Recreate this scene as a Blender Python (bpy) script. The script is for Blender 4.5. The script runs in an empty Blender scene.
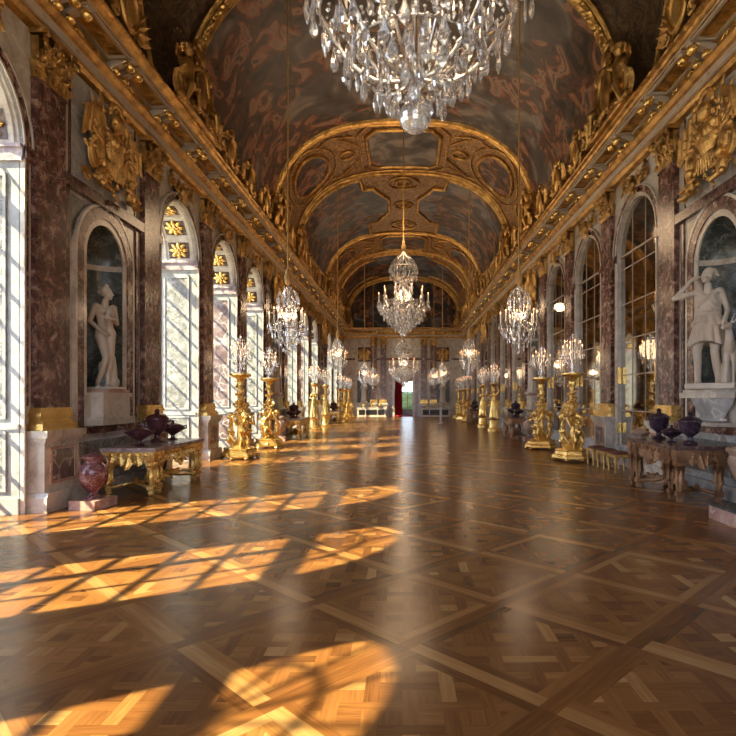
import bpy, bmesh, math, random
from mathutils import Vector, Matrix, noise as mnoise
sc = bpy.context.scene
C = sc.collection
PI = math.pi
sin, cos = math.sin, math.cos
random.seed(7)

# ------------------------------------------------------------------ camera
cam_d = bpy.data.cameras.new('camera')
cam = bpy.data.objects.new('camera', cam_d); C.objects.link(cam)
cam.location = (0, 0, 1.6); cam.rotation_euler = (PI/2, 0, 0)
cam_d.sensor_width = 36; cam_d.lens = 36*564/736
cam_d.shift_x = (368-403.5)/736; cam_d.shift_y = (398-368)/736
cam_d.clip_start = .05; cam_d.clip_end = 400
sc.camera = cam

# ------------------------------------------------------------------ world, sun, exposure
SUNDIR = Vector((1, .52, -.972)).normalized()
SUN = 14.0
SKY = 4.2
BULB_FILL = 1.2
EXPO = 0.70
w = bpy.data.worlds.new('world'); sc.world = w; w.use_nodes = True
nt = w.node_tree; nt.nodes.clear()
bg = nt.nodes.new('ShaderNodeBackground'); out = nt.nodes.new('ShaderNodeOutputWorld')
tc = nt.nodes.new('ShaderNodeTexCoord'); sp = nt.nodes.new('ShaderNodeSeparateXYZ')
rp = nt.nodes.new('ShaderNodeValToRGB')
rp.color_ramp.elements[0].position = 0; rp.color_ramp.elements[0].color = (.80, .88, 1, 1)
rp.color_ramp.elements[1].position = .8; rp.color_ramp.elements[1].color = (.38, .58, 1, 1)
nt.links.new(tc.outputs['Generated'], sp.inputs[0]); nt.links.new(sp.outputs['Z'], rp.inputs[0])
nt.links.new(rp.outputs[0], bg.inputs[0]); bg.inputs[1].default_value = SKY
nt.links.new(bg.outputs[0], out.inputs[0])
sl = bpy.data.lights.new('sun', 'SUN'); sl.energy = SUN; sl.angle = .009; sl.color = (1, .94, .58)
so = bpy.data.objects.new('sun', sl); C.objects.link(so); so.location = (-30, -10, 30)
so.rotation_euler = (-SUNDIR).to_track_quat('Z', 'Y').to_euler()
sc.view_settings.view_transform = 'Standard'; sc.view_settings.look = 'None'
sc.view_settings.gamma = 1; sc.view_settings.use_curve_mapping = False
sc.view_settings.exposure = EXPO
cy = sc.cycles
cy.use_denoising = True
cy.max_bounces = 8; cy.diffuse_bounces = 4; cy.glossy_bounces = 4; cy.transmission_bounces = 6
cy.transparent_max_bounces = 12; cy.caustics_reflective = False; cy.caustics_refractive = False
cy.sample_clamp_indirect = 6

# ------------------------------------------------------------------ measurements of the hall
WX = 5.27                     # wall plane
PITCH = 3.3
def P(k): return 8.3 + PITCH*k
YB, YE = -5.2, 49.0           # back wall, end wall
REV = 1.0                     # depth of the window reveals
HO = 1.1; SPR = 5.06          # half width of an arched opening, height it springs from
BAYS = {}                     # bay k lies between pilaster k and k+1
for k in range(-4, 12): BAYS[k] = 'niche' if k % 4 == 0 else 'arch'
def SH(side): return -.5 if side > 0 else 0            # the mirror wall's bays sit half a metre nearer
def bayc(k, side=-1): return P(k) + PITCH/2 + SH(side)

# ------------------------------------------------------------------ materials
def newmat(name):
    m = bpy.data.materials.new(name); m.use_nodes = True
    n = m.node_tree.nodes; b = n['Principled BSDF']
    return m, n, m.node_tree.links, b
def plain(name, col, rough=.5, metal=0, bump=0, bscale=40, spec=None, emit=None, es=0):
    m, n, L, b = newmat(name)
    b.inputs['Base Color'].default_value = (*col, 1); b.inputs['Roughness'].default_value = rough
    b.inputs['Metallic'].default_value = metal
    if spec is not None: b.inputs['Specular IOR Level'].default_value = spec
    if emit: b.inputs['Emission Color'].default_value = (*emit, 1); b.inputs['Emission Strength'].default_value = es
    if bump:
        t = n.new('ShaderNodeTexCoord'); no = n.new('ShaderNodeTexNoise'); bu = n.new('ShaderNodeBump')
        no.inputs['Scale'].default_value = bscale; no.inputs['Detail'].default_value = 3
        bu.inputs['Strength'].default_value = bump; bu.inputs['Distance'].default_value = .03
        L.new(t.outputs['Object'], no.inputs['Vector']); L.new(no.outputs[0], bu.inputs['Height']); L.new(bu.outputs[0], b.inputs['Normal'])
    return m
def ramp(n, stops):
    r = n.new('ShaderNodeValToRGB'); e = r.color_ramp.elements
    while len(e) < len(stops): e.new(.5)
    for i, (p, c) in enumerate(stops): e[i].position = p; e[i].color = (*c, 1)
    return r
def marble(name, stops, vein, scale=1.5, veinw=.03, veinscale=2.5, rough=.22, veinmix=.8, geo=True):
    m, n, L, b = newmat(name)
    t = n.new('ShaderNodeNewGeometry') if geo else n.new('ShaderNodeTexCoord')
    src = t.outputs['Position'] if geo else t.outputs['Object']
    n1 = n.new('ShaderNodeTexNoise'); n1.inputs['Scale'].default_value = scale; n1.inputs['Detail'].default_value = 8
    n1.inputs['Roughness'].default_value = .65; n1.inputs['Distortion'].default_value = .8
    L.new(src, n1.inputs['Vector'])
    r = ramp(n, stops); L.new(n1.outputs[0], r.inputs[0])
    n2 = n.new('ShaderNodeTexNoise'); n2.inputs['Scale'].default_value = veinscale*1.3; n2.inputs['Detail'].default_value = 4
    L.new(src, n2.inputs['Vector'])
    ad = n.new('ShaderNodeMix'); ad.data_type = 'RGBA'; ad.blend_type = 'LINEAR_LIGHT'; ad.inputs[0].default_value = .35
    L.new(src, ad.inputs[6]); L.new(n2.outputs['Color'], ad.inputs[7])
    v = n.new('ShaderNodeTexVoronoi'); v.feature = 'DISTANCE_TO_EDGE'; v.inputs['Scale'].default_value = veinscale
    L.new(ad.outputs[2], v.inputs['Vector'])
    rv = ramp(n, [(0, (1, 1, 1)), (veinw, (.35, .35, .35)), (veinw*2.2, (0, 0, 0))]); L.new(v.outputs['Distance'], rv.inputs[0])
    mu = n.new('ShaderNodeMath'); mu.operation = 'MULTIPLY'; L.new(rv.outputs[0], mu.inputs[0])
    mm = n.new('ShaderNodeMapRange'); mm.inputs[1].default_value = .35; mm.inputs[2].default_value = .62; mm.inputs[4].default_value = veinmix
    L.new(n2.outputs[0], mm.inputs[0]); L.new(mm.outputs[0], mu.inputs[1])
    mx = n.new('ShaderNodeMix'); mx.data_type = 'RGBA'; L.new(mu.outputs[0], mx.inputs[0]); L.new(r.outputs[0], mx.inputs[6])
    mx.inputs[7].default_value = (*vein, 1); L.new(mx.outputs[2], b.inputs['Base Color'])
    b.inputs['Roughness'].default_value = rough
    return m
M = {}
M['purple'] = marble('rouge_marble', [(.32, (.032, .014, .012)), (.45, (.085, .036, .030)), (.53, (.15, .068, .056)), (.59, (.32, .19, .15)), (.70, (.52, .39, .32))], (.64, .52, .44), 5.5, .012, 3.6, veinmix=.9)
M['purple_dark'] = marble('dark_rouge_marble', [(.32, (.045, .020, .020)), (.52, (.10, .05, .042)), (.66, (.28, .17, .14))], (.45, .34, .32), 8, .015, 4.0)
M['white'] = marble('white_marble', [(.34, (.42, .34, .28)), (.48, (.60, .53, .45)), (.66, (.74, .68, .60))], (.30, .22, .19), 3.0, .014, 2.2, veinmix=.6)
M['reveal'] = marble('reveal_marble', [(.32, (.27, .27, .275)), (.5, (.38, .38, .38)), (.68, (.46, .46, .45))], (.18, .17, .18), 3.5, .014, 2.6, veinmix=.6)
M['grey'] = marble('grey_marble', [(.30, (.28, .26, .25)), (.5, (.46, .44, .42)), (.7, (.64, .61, .58))], (.80, .76, .72), 2.0, .03, 1.8)
M['green'] = marble('green_marble', [(.3, (.035, .045, .042)), (.5, (.08, .095, .088)), (.7, (.20, .21, .19))], (.42, .42, .38), 5, .02, 3.2)
M['pink'] = marble('pink_marble', [(.3, (.34, .17, .13)), (.5, (.50, .29, .23)), (.7, (.62, .42, .35))], (.75, .62, .56), 3, .03, 3)
M['lilac'] = marble('lilac_marble', [(.3, (.20, .14, .15)), (.5, (.36, .28, .30)), (.7, (.55, .48, .50))], (.75, .70, .70), 3, .04, 3)
M['panelm'] = marble('breccia_marble', [(.3, (.09, .09, .09)), (.5, (.21, .20, .19)), (.7, (.36, .34, .32))], (.80, .76, .72), 5, .03, 4)
M['panelp'] = marble('violet_breccia_marble', [(.3, (.09, .05, .05)), (.5, (.17, .11, .11)), (.7, (.33, .27, .26))], (.75, .70, .68), 2.5, .05, 2.5)
M['statue'] = marble('statuary_marble', [(.3, (.48, .39, .31)), (.6, (.66, .57, .47)), (.8, (.72, .64, .55))], (.4, .32, .25), 1.2, .01, 1.0, rough=.45, veinmix=.25, geo=False)
M['porphyry'] = marble('porphyry', [(.3, (.05, .015, .025)), (.6, (.10, .03, .045)), (.8, (.2, .08, .1))], (.3, .16, .18), 9, .02, 8, rough=.12, geo=False)
M['violet_stone'] = marble('violet_stone', [(.3, (.018, .010, .018)), (.6, (.042, .022, .042)), (.8, (.12, .08, .11))], (.3, .2, .3), 9, .02, 8, rough=.2, geo=False)
M['rose_stone'] = marble('rose_porphyry', [(.3, (.06, .016, .02)), (.5, (.15, .045, .05)), (.64, (.26, .12, .11)), (.75, (.55, .38, .34))], (.7, .5, .48), 6, .03, 5, rough=.1, geo=False)
M['tan_stone'] = marble('tan_marble', [(.3, (.25, .15, .11)), (.55, (.42, .28, .21)), (.8, (.6, .45, .36))], (.65, .5, .42), 6, .03, 5, rough=.2, geo=False)

def gilt(name, c0, c1, rough=.33, bs=.6, scale=30, vor=0):
    m, n, L, b = newmat(name)
    t = n.new('ShaderNodeNewGeometry'); no = n.new('ShaderNodeTexNoise'); no.inputs['Scale'].default_value = 4; no.inputs['Detail'].default_value = 6
    L.new(t.outputs['Position'], no.inputs['Vector'])
    r = ramp(n, [(.32, c0), (.62, c1)]); L.new(no.outputs[0], r.inputs[0]); L.new(r.outputs[0], b.inputs['Base Color'])
    b.inputs['Metallic'].default_value = .85; b.inputs['Roughness'].default_value = rough
    bu = n.new('ShaderNodeBump'); bu.inputs['Strength'].default_value = bs; bu.inputs['Distance'].default_value = .03
    if vor:
        v = n.new('ShaderNodeTexVoronoi'); v.inputs['Scale'].default_value = vor; v.feature = 'SMOOTH_F1'
        L.new(t.outputs['Position'], v.inputs['Vector']); L.new(v.outputs['Distance'], bu.inputs['Height'])
    else:
        n2 = n.new('ShaderNodeTexNoise'); n2.inputs['Scale'].default_value = scale; n2.inputs['Detail'].default_value = 4
        L.new(t.outputs['Position'], n2.inputs['Vector']); L.new(n2.outputs[0], bu.inputs['Height'])
    L.new(bu.outputs[0], b.inputs['Normal'])
    return m
M['gold'] = gilt('gilding', (.36, .20, .06), (.80, .50, .17))
M['gold_bright'] = gilt('bright_gilding', (.66, .40, .10), (1, .70, .25), rough=.25, bs=.35)
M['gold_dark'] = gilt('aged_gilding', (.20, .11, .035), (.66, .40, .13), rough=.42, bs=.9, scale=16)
M['gold_carved'] = gilt('carved_gilding', (.34, .19, .055), (.78, .48, .15), rough=.38, bs=1.0, vor=14)
M['gold_wood'] = gilt('worn_gilt_wood', (.20, .10, .05), (.42, .24, .13), rough=.45, bs=.6, scale=40)

def painting(name, seed, sky, sky2):
    m, n, L, b = newmat(name)
    g = n.new('ShaderNodeNewGeometry'); mp = n.new('ShaderNodeMapping'); mp.inputs['Location'].default_value = (seed, seed*2, 0)
    L.new(g.outputs['Position'], mp.inputs['Vector'])
    a = n.new('ShaderNodeTexNoise'); a.inputs['Scale'].default_value = .42; a.inputs['Detail'].default_value = 5; a.inputs['Distortion'].default_value = .6
    c = n.new('ShaderNodeTexNoise'); c.inputs['Scale'].default_value = 1.15; c.inputs['Detail'].default_value = 6; c.inputs['Distortion'].default_value = 1.3
    d = n.new('ShaderNodeTexNoise'); d.inputs['Scale'].default_value = .8; d.inputs['Detail'].default_value = 4; d.inputs['Distortion'].default_value = 1.0
    for q in (a, c, d): L.new(mp.outputs[0], q.inputs['Vector'])
    figs = ramp(n, [(.26, (.008, .006, .008)), (.38, (.022, .013, .011)), (.45, (.10, .05, .03)), (.50, (.055, .03, .022)), (.55, (.30, .10, .045)), (.60, (.36, .21, .135)), (.67, (.05, .032, .028)), (.78, (.12, .12, .14))])
    L.new(c.outputs[0], figs.inputs[0])
    sk = ramp(n, [(.3, sky2), (.5, sky), (.66, (.30, .25, .21)), (.75, sky2)]); L.new(d.outputs[0], sk.inputs[0])
    sx = n.new('ShaderNodeSeparateXYZ'); L.new(g.outputs['Position'], sx.inputs[0])
    ab = n.new('ShaderNodeMath'); ab.operation = 'ABSOLUTE'; L.new(sx.outputs[0], ab.inputs[0])
    sc_ = n.new('ShaderNodeMath'); sc_.operation = 'MULTIPLY_ADD'; L.new(ab.outputs[0], sc_.inputs[0]); sc_.inputs[1].default_value = -.05; sc_.inputs[2].default_value = .13
    sm = n.new('ShaderNodeMath'); sm.operation = 'ADD'; L.new(sc_.outputs[0], sm.inputs[0]); L.new(a.outputs[0], sm.inputs[1])
    mk = n.new('ShaderNodeMapRange'); mk.inputs[1].default_value = .48; mk.inputs[2].default_value = .53; L.new(sm.outputs[0], mk.inputs[0])
    mx = n.new('ShaderNodeMix'); mx.data_type = 'RGBA'; L.new(mk.outputs[0], mx.inputs[0]); L.new(figs.outputs[0], mx.inputs[6]); L.new(sk.outputs[0], mx.inputs[7])
    L.new(mx.outputs[2], b.inputs['Base Color']); b.inputs['Roughness'].default_value = .5
    return m
M['paint_a'] = painting('ceiling_painting_stormy', 3.1, (.095, .083, .078), (.022, .017, .017))
M['paint_b'] = painting('ceiling_painting_blue', 17.7, (.085, .11, .15), (.03, .033, .045))
M['paint_c'] = painting('ceiling_painting_dark', 31.3, (.05, .045, .05), (.015, .013, .018))
def grisaille(name, c0, c1, c2, sc_=2.2):
    m, n, L, b = newmat(name)
    g = n.new('ShaderNodeNewGeometry'); a = n.new('ShaderNodeTexNoise'); a.inputs['Scale'].default_value = sc_; a.inputs['Detail'].default_value = 6; a.inputs['Distortion'].default_value = 2.5
    L.new(g.outputs['Position'], a.inputs['Vector'])
    r = ramp(n, [(.35, c0), (.5, c1), (.62, c2)]); L.new(a.outputs[0], r.inputs[0]); L.new(r.outputs[0], b.inputs['Base Color'])
    bu = n.new('ShaderNodeBump'); bu.inputs['Strength'].default_value = .5; bu.inputs['Distance'].default_value = .05
    L.new(a.outputs[0], bu.inputs['Height']); L.new(bu.outputs[0], b.inputs['Normal']); b.inputs['Roughness'].default_value = .5; b.inputs['Metallic'].default_value = .25
    return m
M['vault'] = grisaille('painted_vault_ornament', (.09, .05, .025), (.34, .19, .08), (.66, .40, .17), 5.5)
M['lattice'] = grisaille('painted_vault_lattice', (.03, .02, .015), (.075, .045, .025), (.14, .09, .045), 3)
M['candle'] = plain('wax', (.85, .78, .66), .4)
M['flame'] = plain('candle_bulb', (1, .6, .3), .4, emit=(1, .42, .16), es=7)
M['rope'] = plain('gold_rope', (.60, .36, .13), .55)
M['red_velvet'] = plain('red_velvet', (.38, .012, .03), .8)
M['brown_velvet'] = plain('brown_velvet', (.16, .06, .045), .85)
M['white_paint'] = plain('white_paint', (.72, .69, .64), .4)
M['frame_paint'] = plain('cream_window_paint', (.62, .54, .38), .4)
M['black_metal'] = plain('dark_bronze', (.035, .03, .03), .35, .6)
M['cornice_white'] = plain('cornice_stone', (.58, .48, .38), .55, bump=.3, bscale=18)
M['bar_gilt'] = plain('tarnished_glazing_bar', (.42, .33, .24), .45)
M['silver'] = plain('silvered_metal', (.72, .70, .68), .25, 1)
M['gravel'] = plain('terrace_gravel', (.50, .44, .34), .9, bump=.4, bscale=8)
M['hedge'] = plain('hedge_leaves', (.03, .05, .022), .9, bump=1, bscale=6)

def thin_glass():
    m, n, L, b = newmat('window_glass'); n.remove(b)
    tr = n.new('ShaderNodeBsdfTransparent'); gl = n.new('ShaderNodeBsdfGlossy'); gl.inputs['Roughness'].default_value = .02
    fr = n.new('ShaderNodeLayerWeight'); fr.inputs[0].default_value = .12; mx = n.new('ShaderNodeMixShader')
    L.new(fr.outputs['Facing'], mx.inputs[0]); L.new(tr.outputs[0], mx.inputs[1]); L.new(gl.outputs[0], mx.inputs[2])
    L.new(mx.outputs[0], n['Material Output'].inputs[0]); return m
M['glass'] = thin_glass()
def mirror():
    m, n, L, b = newmat('old_mirror_glass')
    b.inputs['Metallic'].default_value = 1; b.inputs['Base Color'].default_value = (.50, .47, .43, 1); b.inputs['Roughness'].default_value = .035
    return m
M['mirror'] = mirror()
def crystal():
    m, n, L, b = newmat('cut_crystal'); n.remove(b)
    g = n.new('ShaderNodeBsdfGlass'); g.inputs['IOR'].default_value = 1.5; g.inputs['Roughness'].default_value = .03
    gl = n.new('ShaderNodeBsdfGlossy'); gl.inputs['Roughness'].default_value = .12; gl.inputs['Color'].default_value = (1, 1, 1, 1)
    tr = n.new('ShaderNodeBsdfTransparent'); tr.inputs[0].default_value = (.9, .9, .92, 1)
    m1 = n.new('ShaderNodeMixShader'); m1.inputs[0].default_value = .40; m2 = n.new('ShaderNodeMixShader'); m2.inputs[0].default_value = .15
    di = n.new('ShaderNodeBsdfDiffuse'); di.inputs[0].default_value = (.8, .8, .82, 1); m3 = n.new('ShaderNodeMixShader'); m3.inputs[0].default_value = .12
    L.new(g.outputs[0], m1.inputs[1]); L.new(gl.outputs[0], m1.inputs[2]); L.new(m1.outputs[0], m2.inputs[1]); L.new(tr.outputs[0], m2.inputs[2])
    L.new(m2.outputs[0], m3.inputs[1]); L.new(di.outputs[0], m3.inputs[2])
    L.new(m3.outputs[0], n['Material Output'].inputs[0]); return m
M['crystal'] = crystal()
def parquet():
    m, n, L, b = newmat('oak_parquet')
    g = n.new('ShaderNodeNewGeometry'); a = n.new('ShaderNodeAttribute'); a.attribute_name = 'grain'
    t = n.new('ShaderNodeAttribute'); t.attribute_name = 'tone'
    sp = n.new('ShaderNodeSeparateXYZ'); L.new(g.outputs['Position'], sp.inputs[0])
    sa = n.new('ShaderNodeSeparateXYZ'); L.new(a.outputs['Vector'], sa.inputs[0])
    def mth(op, x, y):
        q = n.new('ShaderNodeMath'); q.operation = op
        for i, z in enumerate((x, y)):
            if isinstance(z, (int, float)): q.inputs[i].default_value = z
            else: L.new(z, q.inputs[i])
        return q.outputs[0]
    X, Y = sp.outputs[0], sp.outputs[1]; c, s, sd = sa.outputs[0], sa.outputs[1], sa.outputs[2]
    al = mth('ADD', mth('MULTIPLY', X, c), mth('MULTIPLY', Y, s))
    ac = mth('SUBTRACT', mth('MULTIPLY', Y, c), mth('MULTIPLY', X, s))
    cb = n.new('ShaderNodeCombineXYZ'); L.new(mth('MULTIPLY', al, 3), cb.inputs[0]); L.new(mth('MULTIPLY', ac, 42), cb.inputs[1]); L.new(mth('MULTIPLY', sd, 37), cb.inputs[2])
    no = n.new('ShaderNodeTexNoise'); no.inputs['Scale'].default_value = 1; no.inputs['Detail'].default_value = 5; no.inputs['Distortion'].default_value = 1.0
    L.new(cb.outputs[0], no.inputs['Vector'])
    big = n.new('ShaderNodeTexNoise'); big.inputs['Scale'].default_value = .5; L.new(g.outputs['Position'], big.inputs['Vector'])
    v = mth('ADD', mth('MULTIPLY', no.outputs[0], .36), mth('MULTIPLY', t.outputs['Fac'], .74))
    v = mth('ADD', v, mth('MULTIPLY', mth('SUBTRACT', big.outputs[0], .5), .25))
    r = ramp(n, [(.18, (.060, .020, .006)), (.42, (.185, .068, .018)), (.62, (.30, .126, .034)), (.92, (.52, .285, .105))]); L.new(v, r.inputs[0])
    L.new(r.outputs[0], b.inputs['Base Color'])
    rr = n.new('ShaderNodeMapRange'); rr.inputs[3].default_value = .18; rr.inputs[4].default_value = .30
    bn = n.new('ShaderNodeTexNoise'); bn.inputs['Scale'].default_value = 2.5; bn.inputs['Detail'].default_value = 5; L.new(g.outputs['Position'], bn.inputs['Vector'])
    L.new(bn.outputs[0], rr.inputs[0]); L.new(rr.outputs[0], b.inputs['Roughness'])
    bu = n.new('ShaderNodeBump'); bu.inputs['Strength'].default_value = .12; bu.inputs['Distance'].default_value = .004
    L.new(v, bu.inputs['Height']); L.new(bu.outputs[0], b.inputs['Normal'])
    b.inputs['Specular IOR Level'].default_value = .34
    return m
M['parquet'] = parquet()

# ------------------------------------------------------------------ mesh builder
class MB:
    def __init__(s): s.v = []; s.f = []; s.m = []
    def add(s, vs, fs, mi=0):
        o = len(s.v); s.v += [tuple(x) for x in vs]; s.f += [tuple(i+o for i in f) for f in fs]; s.m += [mi]*len(fs)
    def box(s, x0, x1, y0, y1, z0, z1, mi=0, T=None):
        vs = [(x, y, z) for z in (z0, z1) for y in (y0, y1) for x in (x0, x1)]
        if T: vs = [T(*q) for q in vs]
        s.add(vs, [(0, 2, 3, 1), (4, 5, 7, 6), (0, 1, 5, 4), (2, 6, 7, 3), (0, 4, 6, 2), (1, 3, 7, 5)], mi)
    def frus(s, x0, x1, y0, y1, z0, z1, dx, dy, mi=0):   # box whose top is inset by dx, dy
        vs = [(x0, y0, z0), (x1, y0, z0), (x0, y1, z0), (x1, y1, z0), (x0+dx, y0+dy, z1), (x1-dx, y0+dy, z1), (x0+dx, y1-dy, z1), (x1-dx, y1-dy, z1)]
        s.add(vs, [(0, 2, 3, 1), (4, 5, 7, 6), (0, 1, 5, 4), (2, 6, 7, 3), (0, 4, 6, 2), (1, 3, 7, 5)], mi)
    def grid(s, fn, nu, nv, mi=0, wrapu=False):
        vs = [fn(i/nu, j/nv) for j in range(nv+1) for i in range(nu+1)]
        s.add(vs, [(j*(nu+1)+i, j*(nu+1)+i+1, (j+1)*(nu+1)+i+1, (j+1)*(nu+1)+i) for j in range(nv) for i in range(nu)], mi)
    def lathe(s, prof, n=20, c=(0, 0, 0), mi=0, lobes=0, la=0, caps=True, T=None):
        o = []
        for r, z in prof:
            for i in range(n):
                a = 2*PI*i/n; rr = r*(1+la*abs(cos(lobes*a/2))-la/2) if lobes else r
                p = (c[0]+rr*cos(a), c[1]+rr*sin(a), c[2]+z)
                o.append(T(*p) if T else p)
        m = len(prof)
        fs = [(j*n+i, j*n+(i+1) % n, (j+1)*n+(i+1) % n, (j+1)*n+i) for j in range(m-1) for i in range(n)]
        if caps: fs += [tuple(range(n-1, -1, -1)), tuple((m-1)*n+i for i in range(n))]
        s.add(o, fs, mi)
    def tube(s, pts, r, n=6, mi=0, closed=False, flat=None):
        pts = [Vector(p) for p in pts]; k = len(pts)
        rs = r if isinstance(r, (list, tuple)) else [r]*k
        o = []; up = Vector((0, 0, 1)); prev = None
        for i, p in enumerate(pts):
            if closed: d = pts[(i+1) % k]-pts[i-1]
            else: d = pts[min(i+1, k-1)]-pts[max(i-1, 0)]
            if d.length < 1e-9: d = Vector((0, 0, 1))
            d.normalize()
            if prev is None:
                a = d.cross(up)
                if a.length < .1: a = d.cross(Vector((1, 0, 0)))
            else: a = prev - d*prev.dot(d)
            if a.length < 1e-6: a = d.orthogonal()
            a.normalize(); prev = a; b = d.cross(a)
            for j in range(n):
                t = 2*PI*j/n; o.append(p + (a*cos(t)+b*sin(t))*rs[i])
        fs = []
        for i in range(k if closed else k-1):
            for j in range(n):
                fs.append((i*n+j, i*n+(j+1) % n, ((i+1) % k)*n+(j+1) % n, ((i+1) % k)*n+j))
        if not closed: fs += [tuple(range(n-1, -1, -1)), tuple((k-1)*n+j for j in range(n))]
        s.add(o, fs, mi)
    def ball(s, c, r, n=8, m=6, mi=0, R=None):
        r = r if isinstance(r, (tuple, list)) else (r, r, r)
        vs = []; 
        for j in range(1, m):
            for i in range(n):
                a = 2*PI*i/n; b = PI*j/m
                p = Vector((r[0]*sin(b)*cos(a), r[1]*sin(b)*sin(a), r[2]*cos(b)))
                if R: p = R @ p
                vs.append(p+Vector(c))
        t = Vector((0, 0, r[2])); 
        if R: t = R @ t
        vs += [t+Vector(c), Vector(c)-t]; T_ = len(vs)-2
        fs = [(j*n+i, (j+1)*n+i, (j+1)*n+(i+1) % n, j*n+(i+1) % n) for j in range(m-2) for i in range(n)]
        fs += [(T_, i, (i+1) % n) for i in range(n)] + [(T_+1, (m-2)*n+(i+1) % n, (m-2)*n+i) for i in range(n)]
        s.add(vs, fs, mi)
    def cap(s, a, ra, b, rb, n=10):                     # tapered capsule
        a, b = Vector(a), Vector(b); d = b-a; L_ = d.length
        if L_ < 1e-6: return s.ball(a, ra, n, 8)
        d.normalize()
        pts = []; rs = []
        for t in (.97, .8, .5, .2): pts.append(a-d*ra*t); rs.append(ra*math.sqrt(1-t*t))
        for t in (0, .5, 1): pts.append(a+d*L_*t); rs.append(ra+(rb-ra)*t)
        for t in (.2, .5, .8, .97): pts.append(b+d*rb*t); rs.append(rb*math.sqrt(1-t*t))
        s.tube(pts, rs, n)
    def leaf(s, base, out_, up, L_, W, curl=1.2, mi=0, nu=4, nv=6):
        base, o, u = Vector(base), Vector(out_).normalized(), Vector(up).normalized(); side = o.cross(u).normalized()
        def fn(a, b):
            x = (a-.5)*2; wv = W*(sin(PI*min(1, .12+b*.88))**.6)*(1+.18*cos(b*PI*7))*.5
            th = curl*b*b*1.4
            p = base + u*(L_*(b if curl == 0 else sin(min(th, 2.6))/max(curl*1.4*b, .3) if b > .5 else b)) 
            p = base + u*L_*(b-.25*max(0, b-.6)**1.0*curl) + o*L_*(.10*b+.45*curl*max(0, b-.45)**2) 
            return p + side*x*wv - o*abs(x)**1.5*.18*W + o*.06*L_*(1-abs(x))
        s.grid(fn, nu, nv, mi)
    def scroll(s, c, ax, ay, R, turns=1.6, r=.02, mi=0, n=6, start=0):
        c, ax, ay = Vector(c), Vector(ax), Vector(ay); k = int(10*turns)+2
        s.tube([c+(ax*cos(start+2*PI*turns*i/k)+ay*sin(start+2*PI*turns*i/k))*R*(1-.8*i/k) for i in range(k+1)], [r*(1-.35*i/k) for i in range(k+1)], n, mi)
    def mesh(s, name, mats, smooth=True):
        me = bpy.data.meshes.new(name); me.from_pydata(s.v, [], s.f)
        for m in mats: me.materials.append(m)
        me.polygons.foreach_set('material_index', s.m)
        bm = bmesh.new(); bm.from_mesh(me); bmesh.ops.recalc_face_normals(bm, faces=bm.faces); bm.to_mesh(me); bm.free()
        if smooth:
            me.polygons.foreach_set('use_smooth', [True]*len(me.polygons))
            try: me.set_sharp_from_angle(angle=math.radians(38))
            except Exception: pass
        me.update(); return me
    def build(s, name, mats, parent=None, smooth=True):
        if not isinstance(mats, (list, tuple)): mats = [mats]
        return link(name, s.mesh(name, mats, smooth), parent)
def link(name, me, parent=None):
    o = bpy.data.objects.new(name, me); C.objects.link(o)
    if parent: o.parent = parent
    return o
def remesh(mb, name, mat, voxel, smooth=2):
    me = mb.mesh(name, [mat], False); o = link(name, me)
    r = o.modifiers.new('r', 'REMESH'); r.mode = 'VOXEL'; r.voxel_size = voxel; r.use_smooth_shade = True
    if smooth: q = o.modifiers.new('s', 'SMOOTH'); q.iterations = smooth; q.factor = .5
    dg = bpy.context.evaluated_depsgraph_get(); dg.update()
    m2 = bpy.data.meshes.new_from_object(o.evaluated_get(dg)); m2.name = name
    if not m2.materials: m2.materials.append(mat)
    bpy.data.objects.remove(o); bpy.data.meshes.remove(me)
    return m2
def tag(o, label=None, cat=None, group=None, kind=None):
    if label: o['label'] = label
    if cat: o['category'] = cat
    if group: o['group'] = group
    if kind: o['kind'] = kind
    return o
def thing(name, label, cat, loc=(0, 0, 0), rz=0, group=None, kind=None, scale=1):
    o = bpy.data.objects.new(name, None); C.objects.link(o); o.location = loc; o.rotation_euler = (0, 0, rz); o.scale = (scale,)*3
    o.empty_display_size = .2
    return tag(o, label, cat, group, kind)
def dup(root, loc, rz, label=None, group=None, scale=None):
    def rec(o, p):
        c = o.copy(); C.objects.link(c)
        if p: c.parent = p
        for ch in kids.get(o.name, []): rec(ch, c)
        return c
    kids = {}
    def walk(o):
        kids[o.name] = list(o.children)
        for q in o.children: walk(q)
    walk(root); r = rec(root, None)
    r.location = loc; r.rotation_euler = (0, 0, rz)
    if scale: r.scale = (scale,)*3
    if label: r['label'] = label
    if group: r['group'] = group
    return r
ORD = ['nearest', 'second nearest', 'third', 'fourth', 'fifth', 'sixth', 'seventh', 'eighth', 'ninth', 'tenth', 'eleventh', 'twelfth', 'thirteenth', 'fourteenth']
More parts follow.
